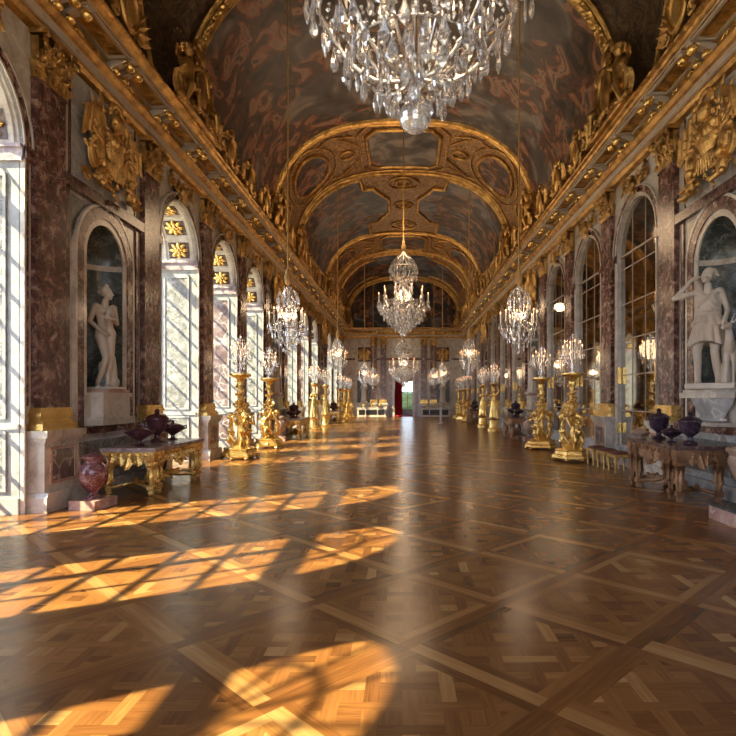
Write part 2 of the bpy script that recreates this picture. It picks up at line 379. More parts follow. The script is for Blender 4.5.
# ------------------------------------------------------------------ floor: panels of woven oak boards set diagonally
def clip(poly, a, b, c):                                   # keep a*x+b*y<=c
    out_ = []
    for i in range(len(poly)):
        p, q = poly[i-1], poly[i]; dp = a*p[0]+b*p[1]-c; dq = a*q[0]+b*q[1]-c
        if (dp <= 0) != (dq <= 0):
            t = dp/(dp-dq); out_.append((p[0]+(q[0]-p[0])*t, p[1]+(q[1]-p[1])*t))
        if dq <= 0: out_.append(q)
    return out_
def area(p): return abs(sum(p[i-1][0]*p[i][1]-p[i][0]*p[i-1][1] for i in range(len(p))))/2
def make_floor():
    Lp, b, c = 1.045, .105, .075
    R2 = math.sqrt(.5)
    H, V, D = (1, 0), (0, 1), 0
    cell = []                                               # (poly in panel coords, grain angle in panel coords)
    cell.append(([(0, 0), (Lp, 0), (Lp, b), (0, b)], 0)); cell.append(([(0, b), (b, b), (b, Lp), (0, Lp)], PI/2))
    i0, i1 = b, Lp
    cell.append(([(i0, i0), (i1-c, i0), (i1-c, i0+c), (i0, i0+c)], 0)); cell.append(([(i1-c, i0), (i1, i0), (i1, i1-c), (i1-c, i1-c)], PI/2))
    cell.append(([(i0+c, i1-c), (i1, i1-c), (i1, i1), (i0+c, i1)], 0)); cell.append(([(i0, i0+c), (i0+c, i0+c), (i0+c, i1), (i0, i1)], PI/2))
    lo, hi = i0+c, i1-c; mid = (lo+hi)/2
    s, w_ = .125, .082; p = s+w_
    def put(x0, x1, y0, y1, ang):
        q = [(x0, y0), (x1, y0), (x1, y1), (x0, y1)]
        q = [(mid+(x-y)*R2, mid+(x+y)*R2) for x, y in q]
        for A in ((1, 0, hi), (-1, 0, -lo), (0, 1, hi), (0, -1, -lo)):
            q = clip(q, *A)
            if len(q) < 3: return
        if area(q) > 2e-5: cell.append((q, ang+PI/4))
    for i in range(-5, 6):
        for j in range(-5, 6):
            cx, cy_ = i*p, j*p
            put(cx+w_/2, cx+w_/2+s, cy_+w_/2, cy_+w_/2+s, 0 if (i+j) % 2 else PI/2)
            if (i+j) % 2 == 0: put(cx-w_/2-s, cx+w_/2+s, cy_-w_/2, cy_+w_/2, 0)
            else: put(cx-w_/2, cx+w_/2, cy_-w_/2-s, cy_+w_/2+s, PI/2)
    vs, fs, tone, gr = [], [], [], []
    x0, x1, y0, y1 = -WX-REV-.05, WX+.12, YB-.02, YE+.3
    rnd = random.Random(3)
    for m_ in range(-60, 60):
        for n_ in range(-60, 60):
            ox = (m_-n_)*Lp*R2 + .035; oy = (m_+n_)*Lp*R2 + .635
            if ox < x0-1.6 or ox > x1+1.6 or oy < y0-1.6 or oy > y1+1.6: continue
            flip = rnd.random() < .0
            edge = not (x0+.8 < ox < x1-.8 and y0+.1 < oy < y1-1.6)
            pt = rnd.gauss(0, .05)
            for ci, (q, ang) in enumerate(cell):
                w2 = [(ox+(u-v)*R2, oy+(u+v)*R2) for u, v in q]
                if edge:
                    for A in ((1, 0, x1), (-1, 0, -x0), (0, 1, y1), (0, -1, -y0)):
                        w2 = clip(w2, *A)
                        if len(w2) < 3: break
                    if len(w2) < 3 or area(w2) < 1e-5: continue
                o = len(vs); vs += [(x, y, 0) for x, y in w2]; fs.append(tuple(range(o, o+len(w2))))
                t = .40+pt+rnd.gauss(0, .09)
                if rnd.random() < .07: t += .32
                if ci == 1: t = .72+rnd.gauss(0, .07)
                elif ci == 0: t = .33+rnd.gauss(0, .05)
                elif ang == PI/2: t += .04
                tone.append(min(max(t, .05), 1.0)); g = ang+PI/4
                gr.append((cos(g), sin(g), rnd.random()))
    me = bpy.data.meshes.new('floor'); me.from_pydata(vs, [], fs); me.materials.append(M['parquet'])
    a = me.attributes.new('tone', 'FLOAT', 'FACE'); a.data.foreach_set('value', tone)
    a = me.attributes.new('grain', 'FLOAT_VECTOR', 'FACE'); a.data.foreach_set('vector', [c_ for g in gr for c_ in g])
    me.update(); o = link('floor', me); tag(o, kind='structure'); return o
make_floor()

# ------------------------------------------------------------------ walls
def TS(side): return lambda d, u, v: (side*(WX-d), u, v)
TE = lambda d, u, v: (u, YE-d, v)
TB = lambda d, u, v: (u, YB+d, v)
TL, TR = TS(-1), TS(1)
def quad(mb, T, d, u0, u1, v0, v1, mi=0):
    mb.add([T(d, u0, v0), T(d, u1, v0), T(d, u1, v1), T(d, u0, v1)], [(0, 1, 2, 3)], mi)
def tbox(mb, T, d0, d1, u0, u1, v0, v1, mi=0): mb.box(d0, d1, u0, u1, v0, v1, mi, T)
def arch_face(mb, T, d, u0, u1, v0, v1, uc, ho, spr, vb, mi=0, n=24):
    quad(mb, T, d, u0, uc-ho, v0, v1, mi); quad(mb, T, d, uc+ho, u1, v0, v1, mi)
    if vb > v0: quad(mb, T, d, uc-ho, uc+ho, v0, vb, mi)
    for i in range(n):
        a, b = PI*i/n, PI*(i+1)/n
        pa, pb = (uc-ho*cos(a), spr+ho*sin(a)), (uc-ho*cos(b), spr+ho*sin(b))
        mb.add([T(d, *pa), T(d, *pb), T(d, pb[0], v1), T(d, pa[0], v1)], [(0, 1, 2, 3)], mi)
def arch_band(mb, T, uc, ho, spr, vb, w_, d0, d1, mi=0, n=24):
    path = [(uc-ho, vb, -1, 0)] + [(uc-ho*cos(PI*i/n), spr+ho*sin(PI*i/n), -cos(PI*i/n), sin(PI*i/n)) for i in range(n+1)] + [(uc+ho, vb, 1, 0)]
    o = []
    for (u, v, du, dv) in path:
        o += [T(d0, u, v), T(d1, u, v), T(d1, u+du*w_, v+dv*w_), T(d0, u+du*w_, v+dv*w_)]
    fs = []
    for i in range(len(path)-1):
        for j in range(3): fs.append((i*4+j, i*4+j+1, i*4+4+j+1, i*4+4+j))
    mb.add(o, fs, mi)
def arch_fill(mb, T, d, uc, ho, spr, vb, mi=0, n=24):
    mb.add([T(d, uc-ho, vb)]+[T(d, uc-ho*cos(PI*i/n), spr+ho*sin(PI*i/n)) for i in range(n+1)]+[T(d, uc+ho, vb)], [tuple(range(n+3))], mi)
NH, NSP, NV = .62, 4.0, 1.69                                  # niche half width, springing, sill
def niche(mb, T, uc, mi_w, mi_g):
    dep = .62
    def cyl(a, b): t = PI*a; return T(-dep*sin(t), uc-NH*cos(t), NV+(NSP-NV)*b)
    mb.grid(cyl, 16, 4, mi_g)
    def con(a, b): t = PI*a; f = PI/2*b; return T(-dep*sin(t)*cos(f), uc-NH*cos(t)*cos(f), NSP+NH*sin(f))
    mb.grid(con, 16, 8, mi_g)
    mb.add([T(-dep*sin(PI*i/16), uc-NH*cos(PI*i/16), NV) for i in range(17)], [tuple(range(17))], mi_w)
    def ban(a, b): t = PI*a; return T(-dep*sin(t)*.97+.0, uc-NH*.97*cos(t), NSP-.05+.1*b)
    mb.grid(ban, 16, 1, mi_w)
VT = 6.86
def wall_side(side, name):
    T = TS(side); mb = MB(); s = side
    for k, kind in BAYS.items():
        uc = bayc(k, side); u0, u1 = uc-PITCH/2, uc+PITCH/2
        if k == -4: u0 = YB-.3
        if k == 11: u1 = YE+.3
        if kind == 'arch':
            arch_face(mb, T, 0, u0, u1, 0, VT+.8, uc, HO, SPR, 0 if side < 0 else .45)
            dep = REV if side < 0 else .06; vb = 0 if side < 0 else .45
            for q in (-1, 1):
                mb.add([T(0, uc+q*HO, vb), T(-dep, uc+q*HO, vb), T(-dep, uc+q*HO, SPR), T(0, uc+q*HO, SPR)], [(0, 1, 2, 3)], 2)
            mb.grid(lambda a, b: T(-dep*b, uc-HO*cos(PI*a), SPR+HO*sin(PI*a)), 24, 1)
            if side > 0: mb.add([T(0, uc-HO, vb), T(0, uc+HO, vb), T(-dep, uc+HO, vb), T(-dep, uc-HO, vb)], [(0, 1, 2, 3)])
        else:
            arch_face(mb, T, 0, u0, u1, 0, VT+.8, uc, NH, NSP, NV)
            niche(mb, T, uc, 0, 1)
    w_ = mb.build(name, [M['white'], M['green'], M['reveal']]); tag(w_, kind='structure')
    for k, kind in BAYS.items():
        uc = bayc(k, side)
        if kind == 'arch':
            vb = 0 if side < 0 else .45
            q = MB(); arch_band(q, T, uc, HO+.0, SPR, 5.08, .175, -.01, .05, 0); arch_band(q, T, uc, HO+.175, SPR, 5.08, .03, -.01, .07, 1)
            arch_band(q, T, uc, HO+.0, SPR, vb, .035, -.01, .065, 1)
            q.build('arch_surround', [M['purple'], M['white']], w_)
            if side < 0:
                q = MB(); dd = REV-.02
                for e in (-1, 1):
                    for (a0, a1, h0, h1) in ((.22, .78, 1.35, 4.65), (.22, .78, .35, 1.1)):
                        un = uc+e*(HO-.012); ul = uc+e*(HO+.02)
                        q.box(-a1, -a0, min(un, ul), max(un, ul), h0, h1, 1, T)
                        un = uc+e*(HO-.03)
                        for (b0, b1, g0, g1) in ((a0-.04, a0, h0-.04, h1+.04), (a1, a1+.04, h0-.04, h1+.04), (a0, a1, h0-.04, h0), (a0, a1, h1, h1+.04)):
                            q.box(-b1, -b0, min(un, ul), max(un, ul), g0, g1, 0, T)
                    un = uc+e*(HO-.03)
                    q.box(-dd, 0, min(un, ul), max(un, ul), 0, .22, 0, T); q.box(-dd, 0, min(un, ul), max(un, ul), 1.17, 1.24, 0, T)
                q.build('reveal_panelling', [M['reveal'], M['panelm' if k % 2 else 'panelp']], w_)
                q = MB()
                for e in (-1, 1):
                    for (h0, h1, pr) in ((4.85, 4.90, .05), (4.90, 5.03, .03), (5.03, 5.08, .07)):
                        un = uc+e*(HO-pr); ul = uc+e*(HO+.02)
                        q.box(-dd, .05, min(un, ul), max(un, ul), h0, h1, 0, T)
                q.build('impost', [M['lilac']], w_)
                q = MB()
                def sof(r, a, d): return T(d, uc-r*cos(a), SPR+r*sin(a))
                for i in range(6):
                    a = PI*(i+.5)/6
                    q.grid(lambda x, y: sof(HO-.008, a+(x-.5)*.36, -.16-.52*y), 3, 1, 1)
                for i in range(7):
                    a = PI*i/6
                    q.grid(lambda x, y: sof(HO-.02, a+(x-.5)*.08, -.10-.70*y), 2, 1, 0)
                for (p0, p1) in ((.06, .11), (.74, .80)):
                    q.grid(lambda x, y: sof(HO-.03, PI*x, -p0-(p1-p0)*y), 24, 1, 0)
                q.build('soffit_coffers', [M['white'], M['purple_dark']], w_)
            else:
                q = MB()
                arch_band(q, T, uc, HO-.045, SPR, .45, .045, -.06, .03, 0)
                q.build('mirror_surround', [M['white']], w_)
                q = MB(); tbox(q, T, 0, .07, uc-1.15, uc+1.15, 0, .2); tbox(q, T, 0, .04, uc-1.15, uc+1.15, .2, .42); tbox(q, T, 0, .08, uc-1.15, uc+1.15, .42, .47)
                q.build('base_course', [M['grey']], w_)
            # little corner pieces at the springing
            q = MB()
            for e in (-1, 1): tbox(q, T, 0, .09, *sorted((uc+e*HO, uc+e*(HO+.21))), 4.90, 5.08); tbox(q, T, 0, .02, *sorted((uc+e*(HO+.12), uc+e*(HO+.15))), 1.49, 4.90)
            q.build('impost_block', [M['purple']], w_)
        else:
            q = MB(); arch_band(q, T, uc, NH, NSP, NV, .11, -.01, .03, 0); q.build('niche_frame', [M['white']], w_)
            q = MB(); arch_band(q, T, uc, NH+.11, NSP, 1.14, .20, -.01, .05, 0); q.build('niche_surround', [M['purple']], w_)
            q = MB(); arch_band(q, T, uc, NH+.31, NSP, 1.14, .05, -.01, .06, 0); q.build('niche_moulding', [M['white']], w_)
            q = MB(); tbox(q, T, 0, .10, uc-1.31, uc+1.31, 4.90, 5.08)
            for e in (-1, 1): tbox(q, T, 0, .035, *sorted((uc+e*1.10, uc+e*1.20)), 1.15, 4.90); tbox(q, T, 0, .03, *sorted((uc+e*1.06, uc+e*1.09)), 5.08, 6.84)
            q.build('marble_banding', [M['purple_dark']], w_)
            q = MB()
            for e in (-1, 1):
                q.add([T(.012, uc+e*1.02, 4.10), T(.012, uc+e*1.02, 4.84), T(.012, uc+e*.45, 4.84), T(.012, uc+e*.86, 4.5)], [(0, 1, 2, 3)])
            q.build('spandrel', [M['green']], w_)
            q = MB()
            tbox(q, T, 0, .22, uc-1.13, uc+1.13, 0, .22); tbox(q, T, 0, .12, uc-1.13, uc+1.13, .22, 1.02, 0); tbox(q, T, 0, .20, uc-1.13, uc+1.13, 1.02, 1.14, 1)
            tbox(q, T, .12, .14, uc-1.1, uc+1.1, .34, .9, 2)
            q.build('dado', [M['grey'], M['purple'], M['panelm']], w_)
    return w_
wl = wall_side(-1, 'wall_left'); wr = wall_side(1, 'wall_right')

# windows in the left wall
def window(k, idx):
    uc = bayc(k); d = -REV; T = TL; q = MB()
    fr = .07
    for e in (-1, 1): tbox(q, T, d-.03, d+.04, *sorted((uc+e*HO, uc+e*(HO-.10))), 0, SPR)
    tbox(q, T, d-.03, d+.04, uc-.055, uc+.055, 0, 4.86)
    tbox(q, T, d-.03, d+.05, uc-HO, uc+HO, 4.86, 5.10); tbox(q, T, d-.03, d+.04, uc-HO, uc+HO, 0, .34)
    rows = [.34+i*(4.86-.34)/9 for i in range(10)]
    for v in rows[1:-1]: tbox(q, T, d-.012, d+.018, uc-HO, uc+HO, v-.030, v+.030)
    for e in (-1, 1): tbox(q, T, d-.012, d+.018, uc+e*.53-.020, uc+e*.53+.020, .34, 4.86)
    arch_band(q, T, uc, HO-.10, SPR, SPR, .10, d-.03, d+.04)
    arch_band(q, T, uc, .52, SPR+.05, SPR+.05, .04, d-.012, d+.018, n=16)
    for i in range(1, 6):
        a = PI*i/6
        pts = [T(d, uc-r*cos(a), SPR+.05+r*sin(a)) for r in (.05, HO-.12)]
        q.tube(pts, .02, 6)
    f = q.build('window_%d' % idx, [M['frame_paint']]); tag(f, kind='structure')
    g = MB(); quad(g, T, d, uc-HO, uc+HO, .34, SPR); arch_fill(g, T, d, uc, HO, SPR, SPR)
    g.build('pane', [M['glass']], f)
    return f
rz = MB()                                                    # gilded rosette
for i in range(8):
    a = 2*PI*i/8; R_ = Matrix.Rotation(a, 3, 'Z')
    rz.ball((.10*cos(a), .10*sin(a), .01), (.075, .04, .03), 8, 6, 0, R_)
for i in range(5):
    a = 2*PI*i/5; R_ = Matrix.Rotation(a, 3, 'Z'); rz.ball((.045*cos(a), .045*sin(a), .04), (.045, .03, .022), 8, 6, 0, R_)
rz.ball((0, 0, .055), .028)
rosette_me = rz.mesh('rosette', [M['gold_bright']])
idx = 0
for k, kind in BAYS.items():
    if kind != 'arch': continue
    idx += 1; f = window(k, idx); uc = bayc(k)
    for i in range(6):
        a = PI*(i+.5)/6; o = link('rosette', rosette_me, f)
        n_ = Vector((0, cos(a), -sin(a))); n_.normalize()
        o.rotation_euler = n_.to_track_quat('Z', 'Y').to_euler(); o.location = (-WX-.42, uc-(HO-.02)*cos(a), SPR+(HO-.02)*sin(a))
        o.scale = (1.4, 1.25, 1)

# end wall with its arched doorway, back wall
mb = MB(); DH = .78; DS = 3.35
arch_face(mb, TE, 0, -6.3, 6.3, 0, 12.4, 0, DH, DS, 0, 0)
for e in (-1, 1): mb.add([TE(0, e*DH, 0), TE(-.6, e*DH, 0), TE(-.6, e*DH, DS), TE(0, e*DH, DS)], [(0, 1, 2, 3)])
mb.grid(lambda a, b: TE(-.6*b, -DH*cos(PI*a), DS+DH*sin(PI*a)), 16, 1)
we = mb.build('wall_end', [M['white']]); tag(we, kind='structure')
q = MB(); arch_band(q, TE, 0, DH, DS, 0, .20, -.02, .08, 0); arch_band(q, TE, 0, DH+.2, DS, 0, .30, -.02, .04, 1)
q.build('door_surround', [M['white'], M['lilac']], we)
for e in (-1, 1):
    q = MB(); u = e*3.4
    tbox(q, TE, 0, .05, u-.8, u+.8, 4.55, 6.2, 0); tbox(q, TE, .05, .07, u-.55, u+.55, 4.75, 6.0, 1); q.build('relief_frame', [M['white'], M['purple_dark']], we)
    q = MB(); arch_band(q, TE, u, .62, 3.5, 1.2, .12, 0, .05, 0); arch_fill(q, TE, .012, u, .62, 3.5, 1.2, 1); tbox(q, TE, 0, .3, *sorted((e*3.0, e*5.2)), 0, 1.15, 0); q.build('blind_niche', [M['white'], M['green']], we)
q = MB(); quad(q, TE, .01, -6, 6, 4.9, 5.05, 0); tbox(q, TE, 0, .04, -1.35, 1.35, 4.9, 5.08); q.build('marble_banding', [M['purple']], we)
mb = MB()
for uc in (-3.4, 0, 3.4):  # openings added in the unseen back wall to let in fill light
    arch_face(mb, TB, 0, uc-(1.7 if uc > -3 else 3), uc+(1.7 if uc < 3 else 3), 0, 12.4, uc, 1.35, 4.9, .4)
    mb.grid(lambda a, b: TB(-.4*b, uc-1.35*cos(PI*a), 4.9+1.35*sin(PI*a)), 20, 1)
    for e in (-1, 1): mb.add([TB(0, uc+e*1.35, .4), TB(-.4, uc+e*1.35, .4), TB(-.4, uc+e*1.35, 4.9), TB(0, uc+e*1.35, 4.9)], [(0, 1, 2, 3)])
    mb.add([TB(0, uc-1.35, .4), TB(0, uc+1.35, .4), TB(-.4, uc+1.35, .4), TB(-.4, uc-1.35, .4)], [(0, 1, 2, 3)])
tag(mb.build('wall_back', [M['white']]), kind='structure')
for i, uc in enumerate((-3.4, 0, 3.4)):  # added windows behind the camera, daylight fill for the near end
    q = MB(); arch_band(q, TB, uc, 1.25, 4.9, .4, .10, -.4, -.33)
    for v in range(1, 10): q.box(uc-1.3, uc+1.3, YB-.38, YB-.35, .4+v*.5-.02, .4+v*.5+.02)
    for u in (-.65, 0, .65): q.box(uc+u-.02, uc+u+.02, YB-.38, YB-.35, .4, 5.9)
    f = q.build('window_%d' % (20+i), [M['frame_paint']]); tag(f, kind='structure')
    q = MB(); arch_fill(q, TB, -.37, uc, 1.33, 4.9, .42); q.build('pane', [M['glass']], f)
    l = bpy.data.lights.new('window_portal', 'AREA'); l.shape = 'RECTANGLE'; l.size = 2.7; l.size_y = 5.9; l.cycles.is_portal = True
    o = bpy.data.objects.new('window_portal', l); C.objects.link(o); o.location = (uc, YB-.45, 3.3); o.rotation_euler = (PI/2, 0, PI)
mb = MB(); mb.box(-40, 40, YB-60, YB-.5, -.6, -.14); tag(mb.build('courtyard', [M['gravel']]), kind='structure')
# the room beyond the doorway
mb = MB()
x0, x1, y0, y1 = -2.4, 2.4, YE+.6, YE+5
mb.add([(x0, y0, 0), (x0, y1, 0), (x0, y1, 5), (x0, y0, 5)], [(0, 1, 2, 3)]); mb.add([(x1, y0, 0), (x1, y1, 0), (x1, y1, 5), (x1, y0, 5)], [(0, 1, 2, 3)])
mb.add([(x0, y0, 5), (x1, y0, 5), (x1, y1, 5), (x0, y1, 5)], [(0, 1, 2, 3)])
for (a, b, c_, d_) in ((x0, -.15, 0, 5), (.95, x1, 0, 5), (-.15, .95, 0, .5), (-.15, .95, 3.2, 5)): mb.add([(a, y1, c_), (b, y1, c_), (b, y1, d_), (a, y1, d_)], [(0, 1, 2, 3)])
mb.add([(x0, y0-.001, 0), (-DH, y0-.001, 0), (-DH, y0-.001, 5), (x0, y0-.001, 5)], [(0, 1, 2, 3)]); mb.add([(DH, y0-.001, 0), (x1, y0-.001, 0), (x1, y0-.001, 5), (DH, y0-.001, 5)], [(0, 1, 2, 3)])
mb.add([(-DH, y0, DS+DH), (DH, y0, DS+DH), (DH, y0, 5), (-DH, y0, 5)], [(0, 1, 2, 3)])
tag(mb.build('wall_beyond', [M['white']]), kind='structure')
mb = MB(); mb.box(x0, x1, YE+.3, y1+.02, -.1, .002); tag(mb.build('floor_beyond', [M['parquet']]), kind='structure')
mb = MB()
for xx in (-.15, .4, .95): mb.box(xx-.03, xx+.03, y1-.04, y1, .5, 3.2)
for i in range(6): mb.box(-.15, .95, y1-.03, y1, .5+i*.54-.02, .5+i*.54+.02)
tag(mb.build('window_30', [M['frame_paint']]), kind='structure')
# terrace and hedges outside
mb = MB(); mb.box(-60, -WX-REV-.2, -40, 90, -.6, -.12); tag(mb.build('terrace', [M['gravel']]), kind='structure')
mb = MB(); mb.box(-40, 40, YE+5.3, 90, -.6, -.13); tag(mb.build('forecourt', [M['gravel']]), kind='structure')
def hedge(name, lab, x0, x1, y0, y1, h, seed):
    q = MB(); nx, ny, nz = max(3, int((x1-x0)/.8)), max(3, int((y1-y0)/.8)), 7
    def F(p):
        n_ = mnoise.noise(V_(p)*1.3+V_((seed, 0, 0)))*.45+mnoise.noise(V_(p)*3.1)*.25; return (p[0]+n_, p[1]+n_*.8, p[2] if p[2] < -.1 else p[2]+n_)
    V_ = Vector; L = lambda a, b, t: a+(b-a)*t
    q.grid(lambda u, v: F((L(x0, x1, u), y0, L(-.12, h, v))), nx, nz); q.grid(lambda u, v: F((L(x0, x1, u), y1, L(-.12, h, v))), nx, nz)
    q.grid(lambda u, v: F((x0, L(y0, y1, u), L(-.12, h, v))), ny, nz); q.grid(lambda u, v: F((x1, L(y0, y1, u), L(-.12, h, v))), ny, nz); q.grid(lambda u, v: F((L(x0, x1, u), L(y0, y1, v), h)), nx, ny)
    o = q.build(name, [M['hedge']]); tag(o, lab, 'hedge')
hedge('garden_hedge', 'green garden hedge seen in daylight through the end doorway', -6, 8, YE+14, YE+16, 2.2, 3)
# outer faces of the window wall
mb = MB()
for k, kind in BAYS.items():
    uc = bayc(k)
    if kind == 'arch': arch_face(mb, TL, -REV-.06, uc-PITCH/2, uc+PITCH/2, -.5, 13, uc, HO-.03, SPR, -.5)
    else: quad(mb, TL, -REV-.06, uc-PITCH/2, uc+PITCH/2, -.5, 13)
mb.add([TL(-REV-.06, YE-.6, -.5), TL(-REV-.06, YE+6, -.5), TL(-REV-.06, YE+6, 13), TL(-REV-.06, YE-.6, 13)], [(0, 1, 2, 3)])
tag(mb.build('wall_facade', [M['cornice_white']]), kind='structure')
mb = MB(); mb.add([(-6.4, YB, 13), (6.4, YB, 13), (6.4, YE+6, 13), (-6.4, YE+6, 13)], [(0, 1, 2, 3)])
mb.add([(6.4, YB, 0), (6.4, YE+6, 0), (6.4, YE+6, 13), (6.4, YB, 13)], [(0, 1, 2, 3)]); tag(mb.build('roof', [M['cornice_white']]), kind='structure')

# ------------------------------------------------------------------ entablature
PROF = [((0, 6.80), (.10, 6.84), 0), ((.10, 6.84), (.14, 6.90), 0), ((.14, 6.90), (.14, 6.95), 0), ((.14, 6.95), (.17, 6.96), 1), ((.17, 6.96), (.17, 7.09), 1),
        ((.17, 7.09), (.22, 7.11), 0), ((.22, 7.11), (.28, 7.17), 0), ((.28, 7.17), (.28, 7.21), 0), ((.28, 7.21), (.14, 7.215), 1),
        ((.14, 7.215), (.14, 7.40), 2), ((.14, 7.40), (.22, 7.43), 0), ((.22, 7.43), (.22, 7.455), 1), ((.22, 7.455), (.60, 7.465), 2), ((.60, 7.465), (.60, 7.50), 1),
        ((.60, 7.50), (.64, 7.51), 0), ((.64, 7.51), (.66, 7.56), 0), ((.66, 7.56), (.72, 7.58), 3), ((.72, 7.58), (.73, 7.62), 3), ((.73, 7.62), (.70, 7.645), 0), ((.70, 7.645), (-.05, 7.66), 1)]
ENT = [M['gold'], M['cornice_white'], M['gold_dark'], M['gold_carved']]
# bracket (console): origin on the frieze, x = out, y = along, z up
b = MB()
pr = [(0, 0), (.10, .0), (.13, .03), (.12, .08), (.17, .13), (.30, .17), (.42, .18), (.44, .205), (.44, .245), (0, .245)]
for yy in (-.075, .075): pass
vs = [(x, -.07, z) for x, z in pr]+[(x, .07, z) for x, z in pr]; n_ = len(pr)
b.add(vs, [tuple(range(n_)), tuple(range(2*n_-1, n_-1, -1))]+[(i, (i+1) % n_, n_+(i+1) % n_, n_+i) for i in range(n_)], 0)
b.ball((.38, 0, .12), (.085, .085, .085), 12, 9, 1); b.ball((.15, 0, .05), (.06, .07, .06), 10, 8, 1); b.box(-.02, .46, -.10, .10, .225, .245, 0)
for e in (-1, 1): b.scroll((.34, e*.075, .15), (1, 0, 0), (0, 0, 1), .055, 1.3, .012, 1); b.scroll((.12, e*.075, .05), (1, 0, 0), (0, 0, 1), .045, 1.3, .012, 1)
b.leaf((.16, 0, .02), (1, 0, 0), (0, 0, 1), .16, .12, .8, 1)
bracket_me = b.mesh('bracket', [M['cornice_white'], M['gold_bright']])
# frieze ornament between the brackets
b = MB(); rr = random.Random(5)
b.ball((.02, 0, .10), (.035, .10, .075), 10, 8)
for e in (-1, 1):
    b.scroll((.03, e*.22, .10), (0, 1, 0), (0, 0, 1), .07, 1.5, .016); b.scroll((.03, e*.38, .08), (0, 1, 0), (0, 0, 1), .05, 1.5, .014)
    for i in range(5): b.leaf((.01, e*(.10+.08*i), .07), (1, 0, 0), (0, e, .5*(-1)**i), .12, .06, .5)
    b.tube([(.02, e*.08, .02), (.05, e*.3, .16), (.02, e*.5, .05)], .012)
frieze_me = b.mesh('frieze_ornament', [M['gold_bright']])
b = MB()
for e in (-1, 1): b.box(.0, .0+.02, -.42, .42, 0, .02)
def frame_rect(b, x0, x1, y0, y1, t, z0, z1, mi=0):
    b.box(x0, x1, y0, y0+t, z0, z1, mi); b.box(x0, x1, y1-t, y1, z0, z1, mi); b.box(x0, x0+t, y0+t, y1-t, z0, z1, mi); b.box(x1-t, x1, y0+t, y1-t, z0, z1, mi)
b = MB(); frame_rect(b, .02, .42, -.56, .56, .05, -.035, .006, 0); frame_rect(b, .08, .34, -.47, .47, .015, -.012, .006, 1); b.box(.13, .29, -.4, .4, -.006, .004, 2)
soffit_me = b.mesh('soffit_panel', [M['cornice_white'], M['gold_bright'], M['gold_carved']])
def entablature(T, u0, u1, name, rot, org, us):
    q = MB()
    for (a, c_, mi) in PROF: q.add([T(a[0], u0, a[1]), T(a[0], u1, a[1]), T(c_[0], u1, c_[1]), T(c_[0], u0, c_[1])], [(0, 1, 2, 3)], mi)
    u = u0+.3
    while u < u1-.3:
        for du, hh in ((-.03, .05), (0, .085), (.03, .05)): q.add([T(.172, u+du-.011, 7.025), T(.178, u+du, 7.025-hh*.5), T(.172, u+du+.011, 7.025), T(.178, u+du, 7.025+hh*.5)], [(0, 1, 2, 3)], 2)
        u += .21 if int((u-u0)*10) % 8 < 4 else .61
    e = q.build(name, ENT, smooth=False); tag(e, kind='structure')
    for (u, s_) in us:
        for dd in (-.15, .15):
            o = link('bracket', bracket_me, e); o.location = T(.14, u+dd, 7.215); o.rotation_euler = (0, 0, rot)
        o = link('frieze_ornament', frieze_me, e); o.location = T(.14, u+s_, 7.215); o.rotation_euler = (0, 0, rot)
        o = link('soffit_panel', soffit_me, e); o.location = T(.16, u+s_, 7.452); o.rotation_euler = (0, 0, rot)
    return e
usd = [(P(-4)+i*PITCH/2, PITCH/4) for i in range(1, 33)]
usd = [(u, PITCH/4) for u, _ in usd if u < YE-1]
entablature(TL, YB, YE, 'trim_1', 0, None, usd)
entablature(TR, YB, YE, 'trim_2', PI, None, [(u-.5, s_) for u, s_ in usd if u > YB+1.5])
entablature(TE, -WX, WX, 'trim_3', -PI/2, None, [(-4.1+1.64*i, .82) for i in range(5)])

# ------------------------------------------------------------------ vault
VA, VB, VN, VZ = 5.0, 4.34, 2.6, 7.66
def vxz(a, off=0):
    c_, s_ = cos(a), sin(a)
    return (-(VA-off)*math.copysign(abs(c_)**(2/VN), c_), VZ+(VB-off)*abs(s_)**(2/VN))
NA = 400
_tab = []; S_ = 0; pv = vxz(0)
for i in range(NA*4+1):
    # finer sampling near the ends comes from a cubic warp
    t = i/(NA*4); a = PI*(t - sin(2*PI*t)/(2*PI)); p_ = vxz(a); S_ += math.hypot(p_[0]-pv[0], p_[1]-pv[1]); pv = p_; _tab.append((S_, a))
STOT = S_; import bisect
_ss = [x for x, _ in _tab]
def a_of(s):                                                 # s: distance along the vault from its crown, left negative
    s = min(max(s+STOT/2, 0), STOT); i = min(max(bisect.bisect_left(_ss, s), 1), len(_ss)-1)
    s0, a0 = _tab[i-1]; s1, a1 = _tab[i]; return a0+(a1-a0)*((s-s0)/max(s1-s0, 1e-9))
def vs_(s, y, off=0): x, z = vxz(a_of(s), off); return (x, y, z)
def s_of_x(X):
    best = min(_tab, key=lambda r: abs(vxz(r[1])[0]-X)) if abs(X) < VA*.999 else _tab[0]; return best[0]-STOT/2
HS = STOT/2
mb = MB()
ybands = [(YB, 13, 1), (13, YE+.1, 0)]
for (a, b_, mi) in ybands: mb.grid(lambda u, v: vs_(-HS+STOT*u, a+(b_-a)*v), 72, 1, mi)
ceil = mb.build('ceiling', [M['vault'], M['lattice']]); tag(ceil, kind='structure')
def patch(name, mat, y0, y1, sa, sb, off=.05, ny=30, ns=24):
    q = MB(); q.grid(lambda u, v: vs_(sa(y0+(y1-y0)*v)*(1-u)+sb(y0+(y1-y0)*v)*u, y0+(y1-y0)*v, off), ns, ny)
    return q.build(name, [mat], ceil)
